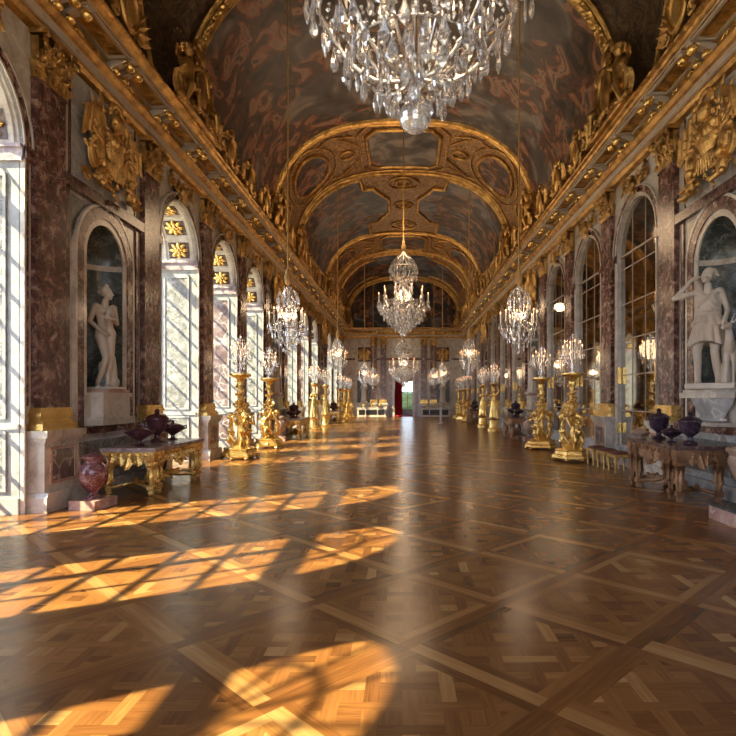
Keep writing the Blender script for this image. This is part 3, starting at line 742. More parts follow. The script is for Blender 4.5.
def rib(pts, r, mat='gold_carved', closed=False, n=8, name='gilt_rib', sub=6, off=.05):
    P2 = []
    m_ = len(pts) if closed else len(pts)-1
    for i in range(m_):
        (sa, ya), (sb, yb) = pts[i], pts[(i+1) % len(pts)]
        k = max(1, int(math.hypot(sb-sa, yb-ya)/.35))
        for j in range(k): P2.append((sa+(sb-sa)*j/k, ya+(yb-ya)*j/k))
    if not closed: P2.append(pts[-1])
    q = MB(); q.tube([vs_(s, y, off) for s, y in P2], r, n, closed=closed); return q.build(name, [M[mat]], ceil)
def cross(y, r=.13, mat='gold_carved', s0=None):
    s0 = s0 or HS-.02; return rib([(-s0, y), (s0, y)], r, mat, name='transverse_rib')
k1 = lambda c_: (lambda y: c_)
# great painting 1 with shaped lower edge
e1 = HS-1.0
def low1(y): t = (y-13.1)/7.8; return e1-.55*(abs(2*t-1)**6)+.30*sin(PI*t)
patch('painting', M['paint_a'], 13.1, 20.9, lambda y: -low1(y), low1)
for s in (-1, 1):
    rib([(s*low1(13.1+7.8*i/16), 13.1+7.8*i/16) for i in range(17)], .11); rib([(s*(low1(13.1+7.8*i/16)+.22), 13.1+7.8*i/16) for i in range(17)], .05, 'gold')
for y in (13.0, 21.0): cross(y, .13)
for y in (12.72, 21.28): cross(y, .06, 'gold')
# ornamental bands with a long octagon and two ovals each
def oval(cx, cy_, rs, ry, mat, name='oval_painting', r=.07):
    q = MB()
    q.grid(lambda u, v: vs_(cx+rs*v*cos(2*PI*u), cy_+ry*v*sin(2*PI*u), .06), 28, 4); q.build(name, [M[mat]], ceil)
    rib([(cx+rs*cos(2*PI*i/28), cy_+ry*sin(2*PI*i/28)) for i in range(28)], r, closed=True, name='oval_frame', off=.06)
def band(y0, y1):
    m_ = (y0+y1)/2; h = (y1-y0)/2-.75
    pts = [(-1.5, m_-h+.5), (-1.1, m_-h), (1.1, m_-h), (1.5, m_-h+.5), (1.5, m_+h-.5), (1.1, m_+h), (-1.1, m_+h), (-1.5, m_+h-.5)]
    def sx(y):
        t = min(1, (h-abs(y-m_))/.5); return 1.1+.4*t
    patch('octagonal_painting', M['paint_a'], m_-h, m_+h, lambda y: -sx(y), sx, .06, 12, 8)
    rib(pts, .09, closed=True, name='octagonal_frame')
    rib([(x*1.22, m_+(y-m_)*1.22) for x, y in pts], .04, 'gold', closed=True)
    for s in (-1, 1):
        oval(s*4.2, m_, .95, h*.8, 'paint_b'); rib([(s*(4.2+1.3*cos(2*PI*i/24)), m_+h*1.12*sin(2*PI*i/24)) for i in range(24)], .035, 'gold', closed=True)
        for c2 in (2.4, 6.0): rib([(s*(c2+.32*cos(2*PI*i/16)), m_+.32*sin(2*PI*i/16)) for i in range(16)], .05, 'gold', closed=True)
        for e in (-1, 1):
            rib([(s*(2.0+.3*i), m_+e*(h*1.05-.12*abs(i-3))) for i in range(6)], .035, 'gold'); rib([(s*1.9, m_+e*h*.4), (s*2.7, m_+e*h*.95)], .035, 'gold')
band(21, 26); band(35.2, 40)
for y in (26.0, 35.2, 40.0, 48.3): cross(y, .10)
for y in (25.7, 35.5, 39.7, 48.6): cross(y, .05, 'gold')
# pair of paintings with a waisted inner edge
ib = [(26.3, 2.1), (27.6, 2.05), (27.7, 1.5), (28.4, 1.25), (29.3, .80), (31.2, .80), (32.2, 1.25), (32.8, 1.5), (32.9, 2.05), (34.9, 2.05)]
def inner(y):
    for (ya, xa), (yb, xb) in zip(ib, ib[1:]):
        if y <= yb: return xa+(xb-xa)*(y-ya)/(yb-ya)
    return ib[-1][1]
e2 = HS-1.3
for s in (-1, 1):
    patch('painting', M['paint_b'], 26.3, 34.9, (lambda y, s=s: s*inner(y)), (lambda y, s=s: s*(e2-.3*abs((y-30.6)/4.3)**4)), ny=60)
    lo = [(s*(e2-.3*abs((y-30.6)/4.3)**4), y) for y in [34.9-8.6*i/12 for i in range(13)]]
    rib([(s*x, y) for y, x in ib]+lo, .10, closed=True, name='painting_frame')
    for yy in (28.2, 32.9):
        pass
for yy, r_ in ((27.2, .75), (30.3, .5), (33.8, .75)):
    rib([(r_*cos(2*PI*i/20), yy+r_*sin(2*PI*i/20)) for i in range(20)], .05, 'gold', closed=True); rib([(r_*.5*cos(2*PI*i/16), yy+r_*.5*sin(2*PI*i/16)) for i in range(16)], .05, 'gold', closed=True)
# third great painting with notched corners
def w3(y):
    t = min(y-40.5, 47.9-y); return 2.2 if t < .9 else (2.2+(min(t, 1.7)-.9)/.8*3.2 if t < 1.7 else 5.4)
patch('painting', M['paint_b'], 40.5, 47.9, lambda y: -w3(y), w3, ny=60)
o3 = [(-2.2, 40.5), (2.2, 40.5), (2.2, 41.4), (5.4, 42.2), (5.4, 46.2), (2.2, 47.0), (2.2, 47.9), (-2.2, 47.9), (-2.2, 47.0), (-5.4, 46.2), (-5.4, 42.2), (-2.2, 41.4)]
rib(o3, .10, closed=True, name='painting_frame')
# lattice near the camera
for s in (-1, 1):
    for i in range(-4, 12):
        y = -1+i*1.6
        for (ya, yb) in ((y, y+2.6), (y+2.6, y)):
            a_, b_ = (s*(HS-.3), ya), (s*(HS-3.6), yb)
            if max(ya, yb) < 12.8 and min(ya, yb) > YB: rib([a_, b_], .045, 'gold', name='lattice_rib', n=6)
    rib([(s*(HS-3.7), YB+.1), (s*(HS-3.7), 12.7)], .10); rib([(s*(HS-.25), YB+.1), (s*(HS-.25), 12.7)], .07, 'gold')
# lunette of the end wall
q = MB(); q.add([(vxz(PI*i/48)[0]*.985, YE-.02, vxz(PI*i/48)[1]-.05) for i in range(49)], [tuple(range(49))]); q.build('lunette_painting', [M['paint_c']], we)
q = MB(); q.tube([(vxz(PI*i/48, .1)[0], YE-.05, vxz(PI*i/48, .1)[1]) for i in range(49)], .10, 8); q.build('lunette_frame', [M['gold_carved']], we)

# daylight portals at the windows and end door help the sky light get sampled
for k, kind in BAYS.items():
    if kind == 'arch':
        l = bpy.data.lights.new('window_portal', 'AREA'); l.shape = 'RECTANGLE'; l.size = 2*HO; l.size_y = SPR+HO; l.cycles.is_portal = True
        o = bpy.data.objects.new('window_portal', l); C.objects.link(o); o.location = (-WX-REV-.05, bayc(k), (SPR+HO)/2); o.rotation_euler = (PI/2, 0, -PI/2)
# ------------------------------------------------------------------ pilasters (local: x = out of the wall, y along it)
def V3(*a): return Vector(a)
def make_pilaster():
    t = thing('marble_pilaster', 'x', 'pilaster')
    q = MB()
    q.box(0, .32, -.48, .48, 0, .20); q.frus(0, .32, -.48, .48, .20, .27, .0, .04); q.box(0, .25, -.42, .42, .27, .98); q.box(0, .29, -.455, .455, .98, 1.04); q.box(0, .33, -.485, .485, 1.04, 1.14)
    ped = q.build('pedestal', [M['white']], t, smooth=False)
    q = MB(); q.box(.25, .262, -.27, .27, .42, .86, 0); 
    for (a, b_, c_, d_) in ((-.31, .31, .38, .42), (-.31, .31, .86, .90), (-.31, -.27, .42, .86), (.27, .31, .42, .86)): q.box(.25, .275, a, b_, c_, d_, 1)
    q.build('pedestal_panel', [M['panelp'], M['pink']], ped, smooth=False)
    q = MB(); q.box(.0, .23, -.43, .43, 1.14, 1.23); q.frus(.0, .21, -.41, .41, 1.23, 1.27, 0, .03); q.box(0, .165, -.38, .38, 1.27, 1.34); q.box(0, .19, -.40, .40, 1.34, 1.38); q.frus(0, .17, -.38, .38, 1.38, 1.46, 0, .035)
    q.build('gilt_base', [M['gold_bright']], t, smooth=False)
    q = MB(); q.box(0, .10, -.33, .33, 1.46, 6.12); q.box(0, .115, -.345, .345, 6.10, 6.14); q.build('shaft', [M['purple']], t, smooth=False)
    # capital: bell, two rows of leaves, corner scrolls, mask, abacus
    q = MB(); q.frus(0, .12, -.31, .31, 6.14, 6.72, 0, -.04)
    for row, (z, n_, L_, W_) in enumerate(((6.14, 4, .28, .20), (6.30, 3, .34, .22))):
        for i in range(n_): y = (-.5+(i+.5)/n_)*.66; q.leaf((.11, y, z), (1, 0, 0), (0, y*.4, 1), L_, W_, 1.6)
    for e in (-1, 1):
        q.leaf((.06, e*.33, 6.15), (.5, e, 0), (0, 0, 1), .3, .18, 1.5)
        q.scroll((.20, e*.30, 6.62), (.5, e, 0), (0, 0, 1), .10, 1.6, .028); q.scroll((.15, e*.12, 6.62), (0, e, 0), (0, 0, 1), .08, 1.5, .022)
        q.tube([(.12, e*.1, 6.4), (.18, e*.2, 6.52), (.2, e*.28, 6.60)], .022)
    q.ball((.20, 0, 6.66), (.07, .085, .10), 12, 8); q.ball((.26, 0, 6.65), (.03, .02, .03)); 
    for i in range(7): a = PI*i/6; q.ball((.20, .09*cos(a), 6.70+.08*sin(a)), .03, 6, 5)
    rk = random.Random(9)
    for i in range(70):
        y = rk.uniform(-.38, .38); z = rk.uniform(6.2, 6.72); d = V3(rk.uniform(.1, .8), rk.uniform(-1, 1), rk.uniform(-.4, 1)); x0 = .10+.16*(z-6.2)/.5*rk.uniform(.6, 1)
        if i % 3: q.cap((x0, y, z), rk.uniform(.018, .035), (x0+d[0]*.05, y+d[1]*.06, z+d[2]*.06), .012, 6)
        else: q.scroll((x0+.03, y, z), (0, 1, 0), (0, 0, 1), rk.uniform(.03, .06), 1.4, .012)
    q.box(0, .25, -.38, .38, 6.74, 6.82)
    q.v = [(max(x, .004), max(min(y, .50), -.50), z) for x, y, z in q.v]; q.build('capital', [M['gold_dark']], t)
    return t
pil0 = make_pilaster(); first = True
for side, sn in ((-1, 'window side'), (1, 'mirror side')):
    vis = 0
    for k in range(-3, 13):
        lab = ('red marble pilaster with gilt capital on the %s, %s' % (sn, ORD[k]+' of the row' if k >= 0 else 'behind the viewpoint %d' % -k))
        if k < 0: lab = 'red marble pilaster on the %s, out of view %s' % (sn, {-1: 'just behind', -2: 'further behind', -3: 'furthest behind'}[k])
        loc = (side*(WX-.004), P(k)+SH(side), 0); rz_ = 0 if side < 0 else PI; grp = 'red marble pilasters along the %s' % sn
        if first: pil0.location = loc; pil0.rotation_euler = (0, 0, rz_); o = pil0; o['label'] = lab; o['group'] = grp; first = False
        else: o = dup(pil0, loc, rz_, lab, grp)
        for c_ in o.children:
            if side < 0 and False: pass
for i, u in enumerate((-2.58, -1.76, 1.76, 2.58)):
    o = dup(pil0, (u, YE-.09, 0), -PI/2, '%s pilaster %s of the doorway in the end wall' % ('outer' if abs(u) > 2 else 'inner', 'left' if u < 0 else 'right'), 'pilasters of the end wall'); o.scale = (1, .78, 1)

# keystone ornament above each arch: mask with garlands
q = MB(); q.ball((.10, 0, 6.42), (.09, .11, .15), 12, 8); q.ball((.19, 0, 6.40), (.03, .025, .04)); q.ball((.12, 0, 6.58), (.07, .10, .05))
for e in (-1, 1):
    q.leaf((.07, e*.08, 6.5), (1, 0, 0), (0, e, .6), .32, .16, .8); q.leaf((.07, e*.10, 6.38), (1, 0, 0), (0, e, .1), .34, .16, .8); q.leaf((.07, e*.06, 6.3), (1, 0, 0), (0, e, -.5), .25, .14, .8)
    for i in range(9):
        t = i/8; q.ball((.08, e*(.22+.40*t), 6.56-.22*sin(PI*t)*1.0+.14*t), .045+.015*sin(PI*t), 6, 5)
    q.scroll((.06, e*.60, 6.66), (0, 1, 0), (0, 0, 1), .07, 1.4, .022)
    q.leaf((.06, e*.62, 6.58), (1, 0, 0), (0, e*.1, -1), .26, .14, .6)
key_me = q.mesh('keystone_mask', [M['gold_dark']])
# candle-free wall mirrors
def make_mirror():
    t = thing('arched_mirror', 'x', 'mirror')
    ho = HO-.05; T = lambda d, u, v: (d, u, v); q = MB(); arch_fill(q, T, -.055, 0, ho, SPR, .47)
    q.build('mirror_glass', [M['mirror']], t, smooth=False)
    q = MB()
    for v in (.47, 1.30, 2.15, 3.0, 3.85, 4.70): q.box(-.055, -.043, -ho, ho, v-.012, v+.012)
    q.box(-.055, -.025, -ho, ho, 5.00, 5.035)
    for u in (-ho/3, ho/3):
        top = SPR+math.sqrt(ho*ho-u*u); q.box(-.055, -.043, u-.010, u+.010, .47, top)
    q.build('glazing_bars', [M['bar_gilt']], t, smooth=False)
    for e in (-1, 1):
        for z0, z1 in ((1.95, 2.35), (.75, 1.0)): q = MB(); q.box(-.04, .045, e*(ho-.03)-.04, e*(ho-.03)+.03, z0, z1); q.build('gilt_clasp', [M['gold_bright']], t, smooth=False)
    return t
mir0 = None; n_ = 0
for k, kind in BAYS.items():
    if kind != 'arch': continue
    n_ = k if k < 0 else n_
    lab = 'tall arched mirror, %s along the mirror wall' % (ORD[[j for j in BAYS if BAYS[j] == 'arch' and j > 0].index(k)]+' seen') if k > 0 else 'tall arched mirror behind the viewpoint, number %s' % ['one', 'two', 'three'][-k-1]
    loc = (WX, bayc(k, 1), 0)
    if mir0 is None: mir0 = make_mirror(); mir0.location = loc; mir0.rotation_euler = (0, 0, PI); mir0['label'] = lab; mir0['group'] = 'arched mirrors'
    else: dup(mir0, loc, PI, lab, 'arched mirrors')
for side in (-1, 1):
    for k, kind in BAYS.items():
        if kind == 'arch':
            o = link('keystone_mask', key_me, wl if side < 0 else wr); o.location = (side*WX, bayc(k, side), 0); o.rotation_euler = (0, 0, 0 if side < 0 else PI)

# ------------------------------------------------------------------ figures
def V(*a): return Vector(a)
def flat(me, z0):
    for v in me.vertices:
        if v.co.z < z0: v.co.z = z0
    return me
def limb(mb, *pr):                                            # point, radius, point, radius ...
    for i in range(0, len(pr)-2, 2): mb.cap(pr[i], pr[i+1], pr[i+2], pr[i+3])
def hand(mb, w_, d, palm_n, s=1.0, curl=.5):
    d = Vector(d).normalized(); n = Vector(palm_n); n = (n-d*n.dot(d)).normalized(); sd = d.cross(n)
    w_ = Vector(w_); p = w_+d*.045*s
    mb.cap(w_, .024*s, p+d*.02*s, .032*s); mb.cap(p-sd*.02*s, .022*s, p+sd*.02*s, .022*s)
    for i, L_ in enumerate((.070, .080, .075, .058)):
        b0 = p+d*.035*s+sd*(.030-.020*i)*s; m1 = b0+(d*cos(curl*.6)+n*sin(curl*.6))*L_*.5*s; e1_ = m1+(d*cos(curl*1.6)+n*sin(curl*1.6))*L_*.5*s
        mb.cap(b0, .0105*s, m1, .0095*s, 6); mb.cap(m1, .0095*s, e1_, .008*s, 6)
    t0 = p+sd*.03*s-d*.02*s; t1 = t0+(sd*.7+d*.6+n*.3)*.035*s; mb.cap(t0, .014*s, t1, .011*s, 6); mb.cap(t1, .011*s, t1+(d*.9+n*.3)*.03*s, .009*s, 6)
def foot(mb, a, d, s=1.0):
    a, d = Vector(a), Vector(d).normalized(); sd = d.cross(V(0, 0, 1))
    h = V(a.x, a.y, .035*s)
    mb.cap(a, .042*s, h-d*.04*s, .036*s); mb.cap(h-d*.03*s, .036*s, h+d*.10*s+V(0, 0, -.008*s), .032*s); mb.cap(a, .036*s, h+d*.07*s, .030*s)
    for i in range(5): mb.cap(h+d*.11*s+sd*(.026-.013*i)*s-V(0, 0, .015*s), .015*s, h+d*(.165-.010*abs(i-1))*s+sd*(.034-.016*i)*s-V(0, 0, .020*s), .011*s, 6)
def head(mb, c, face, s=1.0, hair='bun', child=False):
    c = Vector(c); f = Vector(face).normalized(); sd = f.cross(V(0, 0, 1)).normalized(); up = sd.cross(f)
    R_ = Matrix((sd, f, up)).transposed()
    L = lambda x, y, z: c + R_ @ (V(x, y, z)*s)
    mb.ball(L(0, -.012, .022), (.074*s, .092*s, .090*s), 14, 10, 0, R_)       # skull
    mb.ball(L(0, .022, -.035), (.056*s, .066*s, .080*s), 12, 10, 0, R_)       # face
    mb.ball(L(0, .058, -.094), (.024*s, .022*s, .020*s), 8, 6)                # chin
    mb.cap(L(0, .080, .010), .010*s, L(0, .104, -.030), .014*s, 8)            # nose
    for e in (-1, 1):
        mb.cap(L(e*.012, .082, .014), .009*s, L(e*.048, .066, .016), .008*s, 6)   # brow
        mb.ball(L(e*.030, .068, -.004), .014*s, 8, 6)                        # eye
        mb.ball(L(e*.034, .056, -.044), .024*s, 8, 6)                        # cheek
        mb.ball(L(e*.074, -.008, -.012), (.012*s, .020*s, .030*s), 8, 6, 0, R_)   # ear
    mb.cap(L(-.018, .080, -.060), .008*s, L(.018, .080, -.060), .008*s, 6); mb.cap(L(-.014, .076, -.072), .009*s, L(.014, .076, -.072), .009*s, 6)
    if hair != 'none':
        rnd = random.Random(4)
        mb.ball(L(0, -.024, .040), (.084*s, .092*s, .086*s), 14, 10, 0, R_)
        for i in range(22):
            a = rnd.uniform(.5, 5.8)-PI/2+.0; z = rnd.uniform(-.02, .10); r = math.sqrt(max(0, 1-(z/.115)**2))
            mb.ball(L(-.086*r*sin(a-PI/2+PI)*1.0, -.02-.09*r*abs(cos(a*.5)), z), .020*s, 6, 5)
        if hair == 'bun': mb.ball(L(0, -.118, .01), (.045*s, .042*s, .042*s), 10, 8); 
        if hair == 'bow': 
            mb.ball(L(0, -.115, .02), (.04*s, .04*s, .04*s), 8, 6); mb.ball(L(-.03, .0, .13), (.03*s, .025*s, .03*s)); mb.ball(L(.03, .0, .13), (.03*s, .025*s, .03*s))
        if hair == 'helmet':
            mb.ball(L(0, -.01, .05), (.098*s, .115*s, .092*s), 14, 10, 0, R_)
            for i in range(8): a = PI*i/7; mb.ball(L(0, .10*cos(a)-.02, .12+.07*sin(a)), .028*s, 6, 5)
def torso(mb, hipc, chest, neck, s=1.0, fem=True, hw=.085, sw=.15, side=(1, 0, 0), fwd=(0, -1, 0)):
    hc, ch, nk = Vector(hipc), Vector(chest), Vector(neck); sd = Vector(side).normalized(); f = Vector(fwd).normalized()
    for e in (-1, 1):
        mb.cap(hc+sd*e*hw*s, .098*s, hc+sd*e*hw*.5*s+V(0, 0, .10*s), .080*s)          # pelvis
        mb.ball(hc+sd*e*.065*s-f*.055*s-V(0, 0, .03*s), .085*s, 10, 8)
        mb.cap(hc+sd*e*.05*s+V(0, 0, .1*s), .082*s, ch+sd*e*.055*s-V(0, 0, .10*s), .078*s)      # waist
        mb.cap(ch+sd*e*.055*s-V(0, 0, .10*s), .080*s, ch+sd*e*.075*s+V(0, 0, .02*s), .088*s)      # ribs
        mb.cap(ch+sd*e*.07*s+V(0, 0, .04*s), .075*s, ch+sd*e*sw*s+V(0, 0, .10*s), .055*s)        # shoulder
        if fem: mb.ball(ch+sd*e*.07*s+f*.075*s+V(0, 0, .005*s), .052*s, 10, 8)
        else: mb.ball(ch+sd*e*.07*s+f*.05*s+V(0, 0, .03*s), (.075*s, .05*s, .055*s), 10, 8)
    mb.cap(ch+V(0, 0, .09*s), .062*s, nk, .052*s)
def drape(mb, top, bot, rt, rb, folds=9, amp=.14, n=54, m_=10, ph=0, a0=0, wob=.03):
    top, bot = Vector(top), Vector(bot); prof = []
    o = []
    for j in range(m_+1):
        t = j/m_; c = top.lerp(bot, t)
        for i in range(n):
            a = 2*PI*i/n; k = 1+amp*t*(abs(sin(folds*a/2+ph+sin(3*t)*.4))-.4)
            rx = rt[0]+(rb[0]-rt[0])*t**.8; ry = rt[1]+(rb[1]-rt[1])*t**.8
            o.append(V(c.x+rx*k*cos(a), c.y+ry*k*sin(a), c.z+wob*t*sin(a*3+ph)))
    fs = [(j*n+i, j*n+(i+1) % n, (j+1)*n+(i+1) % n, (j+1)*n+i) for j in range(m_) for i in range(n)]
    fs += [tuple(range(n)), tuple(m_*n+i for i in range(n))]
    mb.add(o, fs)

# modest nude goddess, faces -y, standing 1.90 m
def venus():
    q = MB()
    hip = V(.02, .01, .98); ch = V(-.01, -.01, 1.34); nk = V(.0, -.02, 1.55)
    torso(q, hip, ch, nk, 1.02, True)
    for e in (-1, 1):
        pass
    limb(q, V(.10, .01, .93), .098, V(.085, -.03, .53), .062, V(.08, .02, .30), .056, V(.075, .03, .10), .036); q.ball((.085, .045, .36), (.05, .055, .10)); foot(q, (.075, .03, .09), (.1, -1, 0))
    limb(q, V(-.08, .0, .93), .098, V(-.045, -.12, .54), .062, V(-.07, -.05, .31), .054, V(-.10, .05, .11), .036); q.ball((-.075, -.02, .38), (.05, .05, .10)); foot(q, (-.10, .05, .10), (-.35, -1, 0))
    # arms cover the body
    limb(q, V(.165, .0, 1.44), .052, V(.235, .02, 1.17), .042, V(.05, -.17, 1.22), .028); hand(q, (.05, -.17, 1.22), (-1, .0, .25), (0, 1, 0), 1.0, .4)
    limb(q, V(-.175, .0, 1.44), .052, V(-.25, .03, 1.17), .042, V(-.13, -.15, .98), .028); hand(q, (-.13, -.15, .98), (1, -.1, -.35), (0, 1, 0), 1.0, .4)
    head(q, (.02, -.035, 1.68), (.75, -.75, 0), 1.02, 'bow')
    # support by the leg: a dolphin-like stump with cloth
    limb(q, V(.20, .10, .0), .10, V(.19, .09, .30), .085, V(.17, .06, .55), .06); q.ball((.2, .08, .12), (.12, .10, .12))
    q.lathe([(.0, -.02), (.30, -.02), (.31, .0), (.30, .03), (.0, .03)], 20, (.03, .02, 0))
    return flat(remesh(q, 'figure', M['statue'], .0095, 3), -.02)
# huntress in a short tunic reaching over her shoulder, with a young deer
def huntress():
    q = MB()
    hip = V(0, 0, .99); ch = V(.0, -.02, 1.36); nk = V(.0, -.03, 1.57)
    torso(q, hip, ch, nk, 1.04, True)
    limb(q, V(.10, .01, .94), .10, V(.10, -.07, .54), .064, V(.11, .0, .32), .058, V(.12, .06, .11), .038); q.ball((.11, .04, .38), (.052, .055, .10)); foot(q, (.12, .06, .10), (.25, -1, 0), 1.05)
    limb(q, V(-.09, .0, .94), .10, V(-.13, -.13, .55), .064, V(-.13, -.10, .32), .057, V(-.13, -.06, .11), .038); q.ball((-.13, -.06, .38), (.052, .055, .10)); foot(q, (-.13, -.06, .10), (-.15, -1, 0), 1.05)
    # her right arm bent up to the quiver, upper arm level to her right
    limb(q, V(-.18, -.01, 1.47), .054, V(-.46, -.10, 1.40), .042, V(-.22, .0, 1.70), .028); hand(q, (-.22, .0, 1.70), (1, .2, .25), (0, 0, -1), 1.0, .7)
    limb(q, V(.18, .0, 1.46), .054, V(.27, -.02, 1.16), .042, V(.24, -.15, .95), .029); hand(q, (.24, -.15, .95), (.1, -.5, -.8), (-1, 0, 0), 1.0, .8)
    head(q, (.0, -.05, 1.71), (-.65, -.75, .05), 1.04, 'bun')
    q.cap(V(-.05, .12, 1.22), .045, V(-.17, .15, 1.66), .055)
    # tunic
    drape(q, (0, -.02, 1.40), (0, -.01, 1.12), (.165, .125), (.175, .135), 15, .10, 70, 6, .4)
    drape(q, (0, -.01, 1.15), (0, -.02, .66), (.155, .125), (.27, .24), 13, .22, 78, 12, 0, wob=.035)
    drape(q, (0, -.01, 1.12), (0, -.01, .96), (.16, .13), (.235, .20), 11, .2, 66, 6, 1, wob=.03)
    q.tube([V(.16*cos(a), -.01+.13*sin(a), 1.13) for a in [2*PI*i/20 for i in range(20)]], .024, 6, closed=True)
    for i in range(5): q.cap(V(-.13+.02*i, -.11, 1.46-.01*i), .013, V(.10+.02*i, -.15, 1.20-.01*i), .013, 6)
    q.tube([V(.15, -.08, 1.44), V(.0, -.17, 1.34), V(-.14, -.10, 1.22)], .02, 6)
    # deer standing beside her left leg
    limb(q, V(.33, .10, .52), .10, V(.33, -.12, .56), .105, V(.34, -.26, .68), .065, V(.34, -.32, .84), .045)
    q.cap(V(.34, -.33, .88), .052, V(.30, -.46, .84), .026); q.cap(V(.37, -.29, .92), .018, V(.44, -.26, .98), .012, 6)
    for e in (-1, 1):
        q.cap(V(.34+e*.02, -.31, .92), .012, V(.34+e*.07, -.28, 1.06), .008, 6); q.cap(V(.34+e*.05, -.29, 1.0), .009, V(.34+e*.11, -.34, 1.06), .007, 6)
        limb(q, V(.33+e*.05, -.14, .50), .05, V(.33+e*.05, -.16, .26), .028, V(.33+e*.05, -.20, .03), .022); limb(q, V(.33+e*.05, .10, .50), .06, V(.33+e*.05, .05, .32), .032, V(.33+e*.05, .15, .22), .026, V(.33+e*.05, .10, .03), .022)
    limb(q, V(.26, .06, .0), .12, V(.27, .04, .35), .09, V(.22, .04, .60), .06)
    q.box(-.26, .42, -.34, .26, -.04, .05)
    return flat(remesh(q, 'figure', M['statue'], .0105, 3), -.04)
# draped orator for the further niches
def togate():
    q = MB(); torso(q, V(0, 0, 1.0), V(0, 0, 1.38), V(0, 0, 1.60), 1.05, False, sw=.17)
    drape(q, (0, 0, 1.50), (0, 0, .98), (.15, .11), (.23, .18), 9, .18, 60, 8); drape(q, (0, 0, 1.05), (0, 0, .05), (.22, .17), (.26, .22), 11, .22, 66, 14, .5)
    limb(q, V(-.19, 0, 1.48), .06, V(-.29, -.03, 1.20), .047, V(-.20, -.28, 1.20), .032); hand(q, (-.20, -.28, 1.20), (.1, -1, .1), (0, 0, 1))
    limb(q, V(.19, 0, 1.48), .06, V(.27, 0, 1.19), .05, V(.12, -.2, 1.08), .033); hand(q, (.12, -.2, 1.08), (-1, -.3, .1), (0, 1, 0))
    for i in range(6): q.cap(V(.17-.02*i, -.11, 1.50-.03*i), .022, V(-.20+.02*i, -.17, .98-.05*i), .024, 6)
    head(q, (0, -.02, 1.76), (-.3, -1, 0), 1.06, 'short'); foot(q, (.10, -.12, .10), (.1, -1, 0)); foot(q, (-.10, -.10, .10), (-.2, -1, 0))
    q.box(-.30, .30, -.30, .28, -.04, .04)
    return flat(remesh(q, 'figure', M['statue'], .014, 2), -.04)
# gilded child for the torch stands: 0.85 m, faces -y, arms raised to the stem behind
def putto(s=1.0, mat='gold_bright', pose=0, vox=.011):
    q = MB(); k = s
    A = lambda x, y, z: V(x, y, z)*k
    torso(q, A(0, 0, .38), A(0, -.02, .58), A(0, -.02, .68), .62*k, False, hw=.07, sw=.15)
    q.ball(A(0, -.055, .44), (.075*k, .07*k, .075*k), 10, 8)
    limb(q, A(.055, 0, .36), .068*k, A(.09, -.08, .20), .05*k, A(.075, .0, .05), .03*k); foot(q, A(.075, .0, .05), (.3, -1, 0), .65*k)
    limb(q, A(-.055, 0, .36), .068*k, A(-.07, -.02, .20), .05*k, A(-.08, .05, .05), .03*k); foot(q, A(-.08, .05, .05), (-.3, -1, 0), .65*k)
    if pose == 0:
        limb(q, A(.10, 0, .65), .036*k, A(.20, .0, .76), .030*k, A(.13, .14, .88), .022*k); limb(q, A(-.10, 0, .65), .036*k, A(-.24, -.05, .58), .030*k, A(-.27, .03, .74), .022*k)
        hand(q, A(.13, .14, .88), (-.3, .6, .6), (0, 1, 0), .65*k, .8); hand(q, A(-.27, .03, .74), (-.2, .3, 1), (1, 0, 0), .65*k, .8)
        for i in range(6): q.cap(A(-.14+.05*i, -.09, .42-.01*i), .022*k, A(-.10+.045*i, -.06, .30+.015*i), .016*k, 6)
        q.cap(A(-.15, -.03, .43), .03*k, A(.15, -.06, .36), .03*k); q.cap(A(.14, -.03, .37), .035*k, A(.22, .10, .18), .03*k)
    else:
        limb(q, A(.10, 0, .65), .036*k, A(.24, -.04, .60), .030*k, A(.30, -.16, .52), .022*k); limb(q, A(-.10, 0, .65), .036*k, A(-.22, -.03, .72), .030*k, A(-.30, -.05, .86), .022*k)
        hand(q, A(.30, -.16, .52), (.6, -.6, -.2), (0, 0, -1), .65*k); hand(q, A(-.30, -.05, .86), (-.3, 0, 1), (0, -1, 0), .65*k)
    head(q, A(.0, -.045, .80), (.35 if pose == 0 else -.4, -1, .1), .78*k, 'curls')
    return remesh(q, 'putto', M[mat], vox*s, 2)
venus_me = venus(); diana_me = huntress(); toga_me = togate(); putto_me = putto()
ven = thing('marble_statue', 'nude white marble goddess covering herself, in the nearest niche on the window side', 'statue', (-WX-.0, bayc(0)+.0, 1.765), PI/2-.55)
link('figure', venus_me, ven)
dia = thing('marble_statue', 'marble huntress in short tunic with a small deer, nearest niche on the mirror side', 'statue', (WX-.17, bayc(0, 1)-.02, 1.79), -.72, scale=1.08)
link('figure', diana_me, dia)
for i, (x, y, z, r, lab) in enumerate(((-WX-.05, bayc(4), 1.785, PI/2, 'draped white marble statue in the second niche on the window side'), (WX-.05, bayc(4, 1), 1.785, -PI/2, 'draped white marble statue in the second niche on the mirror side'),
        (-WX-.05, bayc(8), 1.785, PI/2, 'draped white marble statue in the third niche on the window side'), (WX-.05, bayc(8, 1), 1.785, -PI/2, 'draped white marble statue in the third niche on the mirror side'),
        (-3.4, YE-.35, 1.25, 0, 'white marble statue left of the doorway in the end wall'), (3.4, YE-.35, 1.25, 0, 'marble statue right of the doorway in the end wall'))):
    o = thing('marble_statue', lab, 'statue', (x, y, z), r); f = link('figure', toga_me, o)
